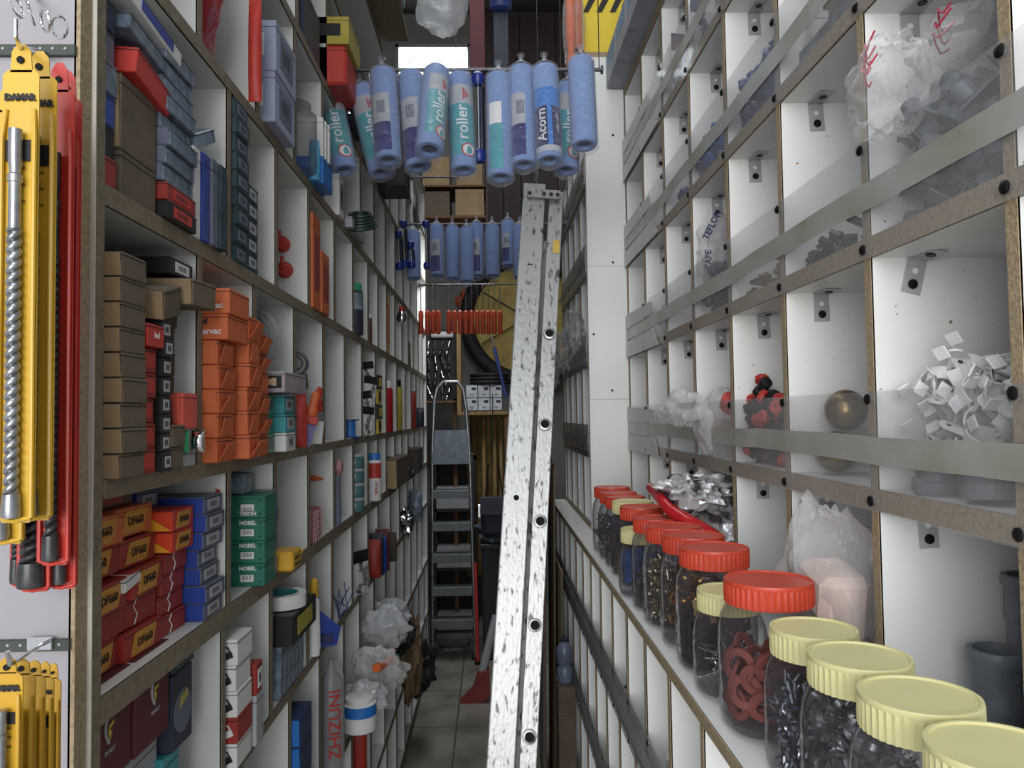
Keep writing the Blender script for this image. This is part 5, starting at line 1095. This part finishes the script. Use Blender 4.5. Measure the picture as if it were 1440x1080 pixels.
# ochre cloth with poles
cl = MB(); nx = 26; vs = []
c0 = onY(655, 583, 5.75); c1 = onY(712, 810, 5.75)
for j in range(9):
    for i in range(nx+1): vs.append((c0.x+(c1.x+.12-c0.x)*i/nx, 5.75+.025*math.sin(i*1.3)+.01*math.sin(i*3.1+j), c0.z+(c1.z-c0.z)*j/8))
cl.add(vs, [(j*(nx+1)+i, j*(nx+1)+i+1, (j+1)*(nx+1)+i+1, (j+1)*(nx+1)+i) for j in range(8) for i in range(nx)], 0, True)
solo('cloth_drape', cl, ochre, 'ochre cloth hanging in folds below the drawer cabinet', 'cloth')
for i, (px, py) in enumerate(((680, 588), (695, 586), (704, 590))):
    a = onY(px, py, 5.6); t = thing('wooden_pole', f'{NTH[i]} of three pale wooden tool handles from left, below drawer cabinet', 'pole', (a.x, 5.6, 0)); part('pole', MB().lathe([(.016, 0), (.017, .5), (.015, a.z-.01), (.006, a.z)], 12), wood, t)
# big tyre / hose ring with yellow disc
tc_ = onY(742, 448, 6.1)
t = thing('hose_ring', 'large black rubber ring hanging on back wall around yellow disc', 'ring', (tc_.x, 6.1, tc_.z)); part('ring', MB().torus(.49, .052, 48, 12, 0, Matrix.Rotation(PI/2, 4, 'X')), rubberk, t); part('wall_bracket', MB().box(-.02, .02, .0, .2, .44, .47), steeld, t); part('disc', MB().lathe([(.43, 0), (.43, .01)], 48, 0, Matrix.Translation((0, .045, 0)) @ Matrix.Rotation(PI/2, 4, 'X')), mat('dusty_yellow', (164, 138, 60), .7, var=.2), t)
for i in range(3): part('spoke', MB().cyl((math.cos(i*1.05+.5)*-.42, -.02, math.sin(i*1.05+.5)*-.42), (math.cos(i*1.05+.5)*.42, -.02, math.sin(i*1.05+.5)*.42), .006, 6), steeld, t)
solo('orange_sack', MB().blob((0, 0, 0), (.26, .05, .14), .3, 6, 24, 16, seed=2), mat('orange_woven', (190, 84, 34), .8, rgb2=(110, 50, 30), scale=8), 'orange woven sack hanging behind the orange handles', 'sack', (onY(690, 420, 6.2).x, 6.24, onY(690, 424, 6.2).z))
for i in range(3): a = onY(688, 531-6*i, 5.5); solo('hose_coil', MB().torus(.13, .012, 32, 8), rubberk, f'black hose coil, {ORD[i]} of three on the drawer cabinet', 'hose', (a.x, 5.5, d1.z+.02+.026*i))
a = onY(692, 476, 5.2); b = onY(712, 560, 5.2); t = thing('blue_pole', 'blue pole with metal tip slanting in front of yellow disc', 'pole', b); part('shaft', MB().cyl((.0, 0, -.0), (a-b)*.85, .013, 10), mat('deep_blue_pole', (34, 50, 110), .4), t); part('tip', MB().cyl((a-b)*.85, (a-b)*1.02, .008, 10), chrome, t)
# tool rack left of cabinet
t0 = onY(600, 465, 5.6); t1 = onY(642, 560, 5.6)
rk_ = 0
rk = thing('tool_rack', 'dark pegboard rack crowded with metal fittings left of the drawers', 'rack', (t0.x, 5.6, t1.z)); part('board', MB().box(-.1, t1.x-t0.x, .06, .08, -.02, t0.z-t1.z+.02, 0, .002), mat('dark_frame', (44, 42, 40)), rk); part('ledge', MB().box(-.1, t1.x-t0.x, -.05, .08, -.035, -.018, 0, .002), woodd, rk); part('post', MB().box(-.1, -.07, .06, .09, -t1.z, .0, 0, .002), woodd, rk); part('post', MB().box(t1.x-t0.x-.03, t1.x-t0.x, .06, .09, -t1.z, .0, 0, .002), woodd, rk)
for i in range(16):
    x = t0.x+.01+.05*(i % 4); z = t1.z+.06+.11*(i//4); mm = MB().tube([(0, .05, .02), (0, .0, .03), (0, -.02, .0), (.004, -.02, -.05)], .007, 8).lathe([(.013, -.075), (.015, -.06), (.01, -.045)], 10, 0, Matrix.Translation((.004, -.02, 0)))
    solo('metal_tap', mm, chrome if i % 3 == 0 else steeld, f'{["left", "second", "third", "right"][i % 4]} tap in the {["bottom", "second lowest", "second", "top"][i//4]} row of the dark rack', 'tap', (x, 5.62, z), (0, random.uniform(-.4, .4), 0))
a = onY(622, 471, 5.634); solo('white_roll', MB().open_lathe([(.012, -.08), (.024, -.08), (.024, .08), (.012, .08), (.012, -.08)], 20, 0, Matrix.Rotation(PI/2, 4, 'Y')), paper, 'white paper roll above the dark fittings rack', 'roll', a)
# cardboard boxes on high shelf at back
hs = onY(590, 303, 5.3); he = onY(683, 303, 5.3)
t = thing('high_shelf', 'wooden high shelf at the back carrying kraft boxes', 'shelf', (hs.x, 5.3, hs.z)); part('board', MB().box(0, he.x-hs.x, 0, .4, -.02, 0, 0, .002), woodd, t); part('upright', MB().box(-.02, 0, 0, .4, -.3, .8, 0, .002), woodd, t); part('upright', MB().box(he.x-hs.x, he.x-hs.x+.02, 0, .4, -.3, .8, 0, .002), dwall, t)
part('board', MB().box(0, he.x-hs.x, 0, .4, .20, .215, 0, .002), woodd, t)
bw = (he.x-hs.x)/2
carton('brown kraft box on the left of the high back shelf', hs.x+bw-.02, 5.31, hs.z+.0005, bw-.04, .3, .17, kraft); carton('pale kraft box on the right of the high back shelf', he.x-.01, 5.31, hs.z+.0005, bw-.03, .3, .185, kraftl)
carton('pale kraft box on the upper level at left', hs.x+bw-.02, 5.31, hs.z+.216, bw-.04, .3, .2, kraftl); carton('kraft box on the upper level at right', he.x-.02, 5.31, hs.z+.216, bw-.05, .3, .18, kraftl)
for i in range(4): p = onY(560+8*i, 250, 3.9); solo('foil_strip', MB().tube([(0, 0, 0), (.004, .01, -.08), (-.003, .0, -.16), (.003, .01, -.25)], .011, 6), chrome if i % 2 else paper, f'{NTH[i]} long silvery strip from left hanging under the front rollers', 'strip', (p.x, 3.9+.03*i, p.z))
rod('hanging_rod', 'short rod at the left side from which silvery strips hang', 3.93, onY(570, 250, 3.9).z+.012, XL, -.15)
# hanging clear bag by the window
p = onY(622, 5, 3.3); t = thing('plastic_bag', 'bulging clear bag hanging from ceiling before the bright window', 'bag', (p.x, 3.3, p.z)); part('film', MB().blob((0, 0, 0), (.115, .1, .14), .16, 5, 34, 24, seed=101), bags, t); part('tie', MB().tube([(0, 0, .13), (0, 0, HT-p.z)], .004, 6), steeld, t); part('blue_tag', MB().box(.0, .03, -.11, -.10, .05, .08, 0, .002), bluek, t)
p = onY(672, 40, 3.2); t = thing('hanging_pole', 'dark maroon square pole hanging beside the clear bag', 'pole', (p.x, 3.2, onY(672, 105, 3.2).z)); part('pole', MB().box(-.035, .03, -.02, .02, 0, 1.4, 0, .003), maroon, t)
p = onY(704, 10, 3.1); t = thing('hanging_cup', 'dark blue plastic cup hanging at top beside the maroon pole', 'cup', (p.x, 3.1, onY(704, 18, 3.1).z)); part('cup', MB().lathe([(.03, 0), (.045, .01), (.048, .12)], 20), mat('deep_blue_pole', (34, 50, 110)), t); part('rod', MB().cyl((0, 0, .1), (0, 0, HT-onY(704, 18, 3.1).z), .006, 8), steeld, t); part('strip', MB().box(-.03, .03, -.004, .004, -.34, 0, 0, .001), navyc, t)
# floor clutter right of the aisle end
t = thing('floor_brush', 'brush with red block and pale handle lying behind the ladder', 'brush', (onZ(676, 985, 0).x, 4.2, 0)); part('block', MB().plate([(-.11, 0), (.0, 0), (.05, .03), (.05, .17), (-.01, .16), (-.04, .07)], .08, 1), mat('dusty_red', (146, 54, 48), .7), t); part('handle', MB().tube([(.01, .04, .15), (.05, .06, .3), (.09, .1, .44)], .022, 8), greyl, t)
p = onY(690, 725, 4.8); t = thing('tool_bag', 'dark navy tool bag hanging behind the ladder over ochre cloth', 'bag', (p.x+.02, 4.8, p.z-.13)); part('bag', MB().box(-.08, .09, -.05, .05, 0, .25, 0, .03), mat('navy_canvas', (40, 44, 58), .9), t); part('flap', MB().box(-.085, .095, -.056, -.05, .14, .25, 0, .004), navyc, t); part('buckle', MB().box(-.1, -.08, -.03, 0, .12, .2, 0, .004), chrome, t); part('strap', MB().tube([(-.05, 0, .24), (-.03, 0, .45), (.03, 0, .45), (.06, 0, .24)], .006, 6), black, t)
part('hang_cord', MB().tube([(0, 0, .45), (0, .6, .9)], .003, 5), black, t)
solo('cloth_heap', MB().blob((0, 0, 0), (.14, .12, .09), .5, 8, 26, 18, seed=7), mat('blue_green_rag', (96, 112, 106), .9, rgb2=(60, 70, 84), scale=6, thr=(.42, .55)), 'blue green and yellow rags heaped on dark crate at aisle end', 'rags', (.05, 5.05, .805))
t = thing('crate', 'dark plastic crate under the rags at aisle end', 'crate', (.06, 5.05, 0)); part('sides', MB().box(-.13, .15, -.13, .13, .0, .72, 0, .01), mat('dark_crate', (44, 48, 54), .7), t); part('rim', MB().box(-.14, .16, -.14, .14, .70, .73, 0, .004), black, t)
t = thing('red_post', 'slim red post standing beside the step ladder foot', 'post', (onY(671, 850, 4.85).x, 4.85, 0)); part('post', MB().cyl((0, 0, 0), (-.01, .05, .62), .012, 10), redb, t); part('foot', MB().cyl((0, 0, 0), (0, 0, .02), .02, 12), black, t)
# leaning boards and sacks right of the ladder
for i, (x, y, w, h, m_, lb) in enumerate(((.20, 3.25, .03, 1.25, wall_m, 'grey leaning panel behind right rail'), (.235, 3.1, .012, 1.35, woodd, 'thin brown plank leaning by the right shelf'), (.25, 2.95, .016, .95, kraftl, 'kraft cardboard sheet leaning by the right shelf'))):
    t = thing('leaning_board', lb, 'board', (x, y, 0), (0, math.radians(.6), 0)); part('board', MB().box(0, w*.4, 0, .3, 0, h, 0, .001), m_, t); part('edge_tape', MB().box(-.001, w*.4+.001, -.003, 0, .02, h-.02, 0, .0005), chipd, t)
solo('black_sack', MB().blob((0, 0, 0), (.055, .14, .2), .35, 7, 24, 18, seed=13), mat('black_sack', (30, 30, 32)), 'black cloth sack hung right of ladder before the far unit', 'sack', (.225, 3.6, 1.22))
carton('tall kraft carton on the floor carrying the round bottle', .282, 2.70, 0, .06, .12, .60, kraft, tag=None)
t = thing('water_bottle', 'blue grey round plastic bottle wedged low beside leaning boards', 'bottle', (.25, 2.76, .601)); part('bottle', MB().lathe([(.024, 0), (.028, .01), (.028, .05), (.02, .06), (.028, .07), (.028, .12), (.012, .14)], 22), mat('blue_grey_plastic', (110, 122, 150), .3), t); part('cap', MB().lathe([(.012, .14), (.012, .15)], 14), navyc, t)
# ================================================================== drill bits hanging on the near left panel
YP = .754
def rrect(w, h, r=.004): return [(-w/2+r, 0), (w/2-r, 0), (w/2, r), (w/2, h-r), (w/2-r, h), (-w/2+r, h), (-w/2, h-r), (-w/2, r)]
def drillpack(look, pxl, pxr, pyt, pyb, y, m, br=.0045, txt=False, pitch=.016, tilt=0.0, group=None, tip=True, film=None):
    a = onY(pxl, (pyt+pyb)/2, y); b = onY(pxr, (pyt+pyb)/2, y); w = b.x-a.x; top = onY((pxl+pxr)/2, pyt, y).z; bot = onY((pxl+pxr)/2, pyb, y).z; H = top-bot
    t = thing('drill_bit_pack', look, 'drill bit', ((a.x+b.x)/2, y, bot), (0, tilt, 0), group)
    back = MB(); back.plate(rrect(w, H*.945), .0012, 1).plate([(-w*.3, H*.94), (w*.3, H*.94), (w*.26, H*.985), (w*.1, H), (-w*.1, H), (-w*.26, H*.985)], .0012, 1)
    part('sleeve_back', back, m, t)
    # raised tubular pocket edges
    for s_ in (-1, 1): part('sleeve_edge', MB().tube([(s_*w*.44, -.002, .004), (s_*w*.44, -.003, H*.4), (s_*w*.44, -.003, H*.8), (s_*w*.38, -.001, H*.86)], w*.07, 8), m, t)
    part('sleeve_foot', MB().tube([(-w*.44, -.002, .004), (0, -.004, .0015), (w*.44, -.002, .004)], w*.06, 8), m, t)
    part('hang_hole', MB().lathe([(w*.1, 0), (w*.1, .0016)], 16, 0, Matrix.Translation((0, -.0002, H*.965)) @ Matrix.Rotation(PI/2, 4, 'X')), darkhole, t)
    L = H*.80; z0 = H*.012
    bit = MB(); bit.auger(L*.68, br, pitch, 0, M=Matrix.Translation((0, -.006, z0+L*.06)))
    bit.lathe([(br*1.15, z0), (br*1.25, z0+.004), (br*1.1, z0+L*.06)], 14, 0, Matrix.Translation((0, -.006, 0)))
    bit.lathe([(br*.8, z0+L*.74), (br*.8, z0+L*.86), (br*.95, z0+L*.862), (br*.95, z0+L*.88), (br*.7, z0+L*.885), (br*.9, z0+L*.92), (br*.9, z0+L)], 14, 0, Matrix.Translation((0, -.006, 0)))
    part('drill_bit', bit, steel if not film else steeld, t)
    if txt:
        text(t, 'DAMAR', w*.24, faceY(0, -.0012, H*.885), ink, bold=.0006)
        part('printed_panel', MB().box(-w*.38, w*.38, -.0012, -.0004, H*.75, H*.795), ink, t)
        for zz in (.735, .70, .665): text(t, '25    HS', w*.11, faceY(0, -.0012, H*zz), ink)
    return t
drillpack('yellow sleeve with black DAMAR print and long steel drill bit, foremost', 0, 52, 62, 735, .60, yellowp, .0055, True)
drillpack('second yellow drill sleeve peeking out behind the foremost one', 27, 77, 72, 732, .63, yellowp, .005, True)
drillpack('third yellow sleeve lower behind, its dark tip showing below', -18, 38, 120, 765, .655, yellowp, .006)
drillpack('red drill sleeve with long dark bit beside yellow sleeves', 58, 102, 88, 795, .665, redp, .0055, film=True)
drillpack('red drill sleeve nearest to the shelf edge, lowest hanging', 72, 112, 100, 828, .69, redp, .0045, film=True, pitch=.01)
drillpack('red sleeve with stout bit tip showing below the yellow sleeves', 30, 76, 130, 832, .68, redp, .009, film=True)
drillpack('narrow red sleeve furthest left at the bottom of bundle', 20, 44, 150, 826, .70, redp, .004, film=True, pitch=.01)
def wallrail(look, py, x1=-.40):
    p = onY(60, py, YP); t = thing('slot_rail', look, 'rail', (-.5, YP-.003, p.z)); part('rail', MB().box(-.25, x1+.5, -.002, .0025, -.0055, .0055, 0, .0005), rail_d, t)
    s = MB()
    for i in range(10): s.lathe([(.0014, 0), (.0014, .0006)], 8, 0, Matrix.Translation((-.02+.012*i-.0, -.002, .001)) @ Matrix.Rotation(PI/2, 4, 'X'))
    part('rail_holes', s, greyl, t)
    return t
wallrail('upper dark green slotted rail on white panel at left', 73, -.403); wallrail('lower dark green slotted rail on white panel at left', 906, -.403)
pk = onY(30, 60, .70)
t = thing('hanging_peg', 'chrome peg hook from which the yellow and red sleeves hang', 'hook', (onY(62, 73, .752).x, .752, onY(62, 73, .752).z)); dd = onY(26, 66, .59)-Vector(t.location); part('peg', MB().tube([(0, 0, 0), dd*.5, dd*.95, dd+Vector((0, -.004, .006)), dd+Vector((0, -.004, .02))], .0018, 8), chrome, t)
for i in range(4): p = onY(22+9*i, 8, .64); solo('spring_ring', MB().torus(.009, .0013, 20, 6, 0, Matrix.Rotation(1.3, 4, 'Y')), chrome, f'{NTH[i]} bright wire ring of the cluster in the top left corner', 'ring', (p.x, .64+.012*i, p.z), (0, 0, .4*i))
t = thing('hanging_peg', 'upper peg carrying the bright wire rings', 'hook', (onY(50, -5, .752).x, .752, onY(50, -5, .752).z)); dd = onY(28, -2, .62)-Vector(t.location); part('peg', MB().cyl((0, 0, 0), dd, .0016, 8), chrome, t)
for i, (l, r, yy) in enumerate(((-14, 30, .58), (8, 48, .61), (30, 62, .64), (48, 74, .67), (62, 84, .70))):
    drillpack(f'lower yellow drill sleeve, {NTH[i]} from left under the lower rail', l, r, 925+2*i, 1300, yy, mat('ochre_sleeve', (206, 152, 24), .35), .004, i in (0, 3))
t = thing('hanging_peg', 'peg under the lower green rail holding five yellow sleeves', 'hook', (onY(60, 906, .752).x, .752, onY(60, 906, .752).z)); dd = onY(14, 934, .57)-Vector(t.location); part('peg', MB().tube([(0, 0, 0), dd*.5, dd, dd+Vector((0, -.003, .01))], .0018, 8), chrome, t); part('plate', MB().box(-.012, .012, -.006, -.0035, -.004, .008, 0, .001), chrome, t)
for i, (py, px) in enumerate(((275, 118), (480, 120), (690, 115))):
    p = onY(px, py, .7535); solo('green_clip', MB().plate([(-.010, -.004), (.0, -.008), (.002, .008), (-.010, .004)], .002, 1), green_m, f'small green clip on the panel edge, {["upper", "middle", "lower"][i]} of three', 'clip', (-.403, .7515, p.z))
# ================================================================== light
def area(name, loc, target, size, sy, power, rgb=(255, 255, 255)):
    l = bpy.data.lights.new(name, 'AREA'); l.shape = 'RECTANGLE'; l.size = size; l.size_y = sy; l.energy = power; l.color = lin(rgb)
    o = bpy.data.objects.new(name, l); COL.objects.link(o); o.location = loc
    o.rotation_euler = (Vector(target)-Vector(loc)).to_track_quat('-Z', 'Y').to_euler(); return o
area('shopfront_daylight', (-0.7, -3.6, 2.1), (0.15, 1.8, 1.5), 3.2, 2.4, 215, (250, 250, 248))
area('ceiling_tube_near', (-.25, -.5, 2.95), (-.1, .6, 0.6), 1.2, .14, 9, (240, 246, 255))
area('back_fill', (-.15, 4.45, 2.5), (-.25, 5.6, .8), .3, .3, 7, (244, 246, 250))  # added fill that brightens the dark end of the aisle
area('aisle_fill', (-.1, 2.6, 4.75), (-.1, 2.6, 0), 1.2, 4.5, 62, (244, 248, 250))  # broad overhead fill, added to lift the aisle-facing surfaces
w = bpy.data.worlds.new('world'); bpy.context.scene.world = w; w.use_nodes = True
w.node_tree.nodes['Background'].inputs[0].default_value = (*lin((222, 226, 232)), 1); w.node_tree.nodes['Background'].inputs[1].default_value = 0.9
sc = bpy.context.scene
sc.view_settings.view_transform = 'Standard'; sc.view_settings.look = 'None'; sc.view_settings.exposure = 0.0; sc.view_settings.gamma = 1.05
sc.cycles.max_bounces = 8; sc.cycles.transparent_max_bounces = 24; sc.cycles.diffuse_bounces = 4; sc.cycles.caustics_reflective = False; sc.cycles.caustics_refractive = False
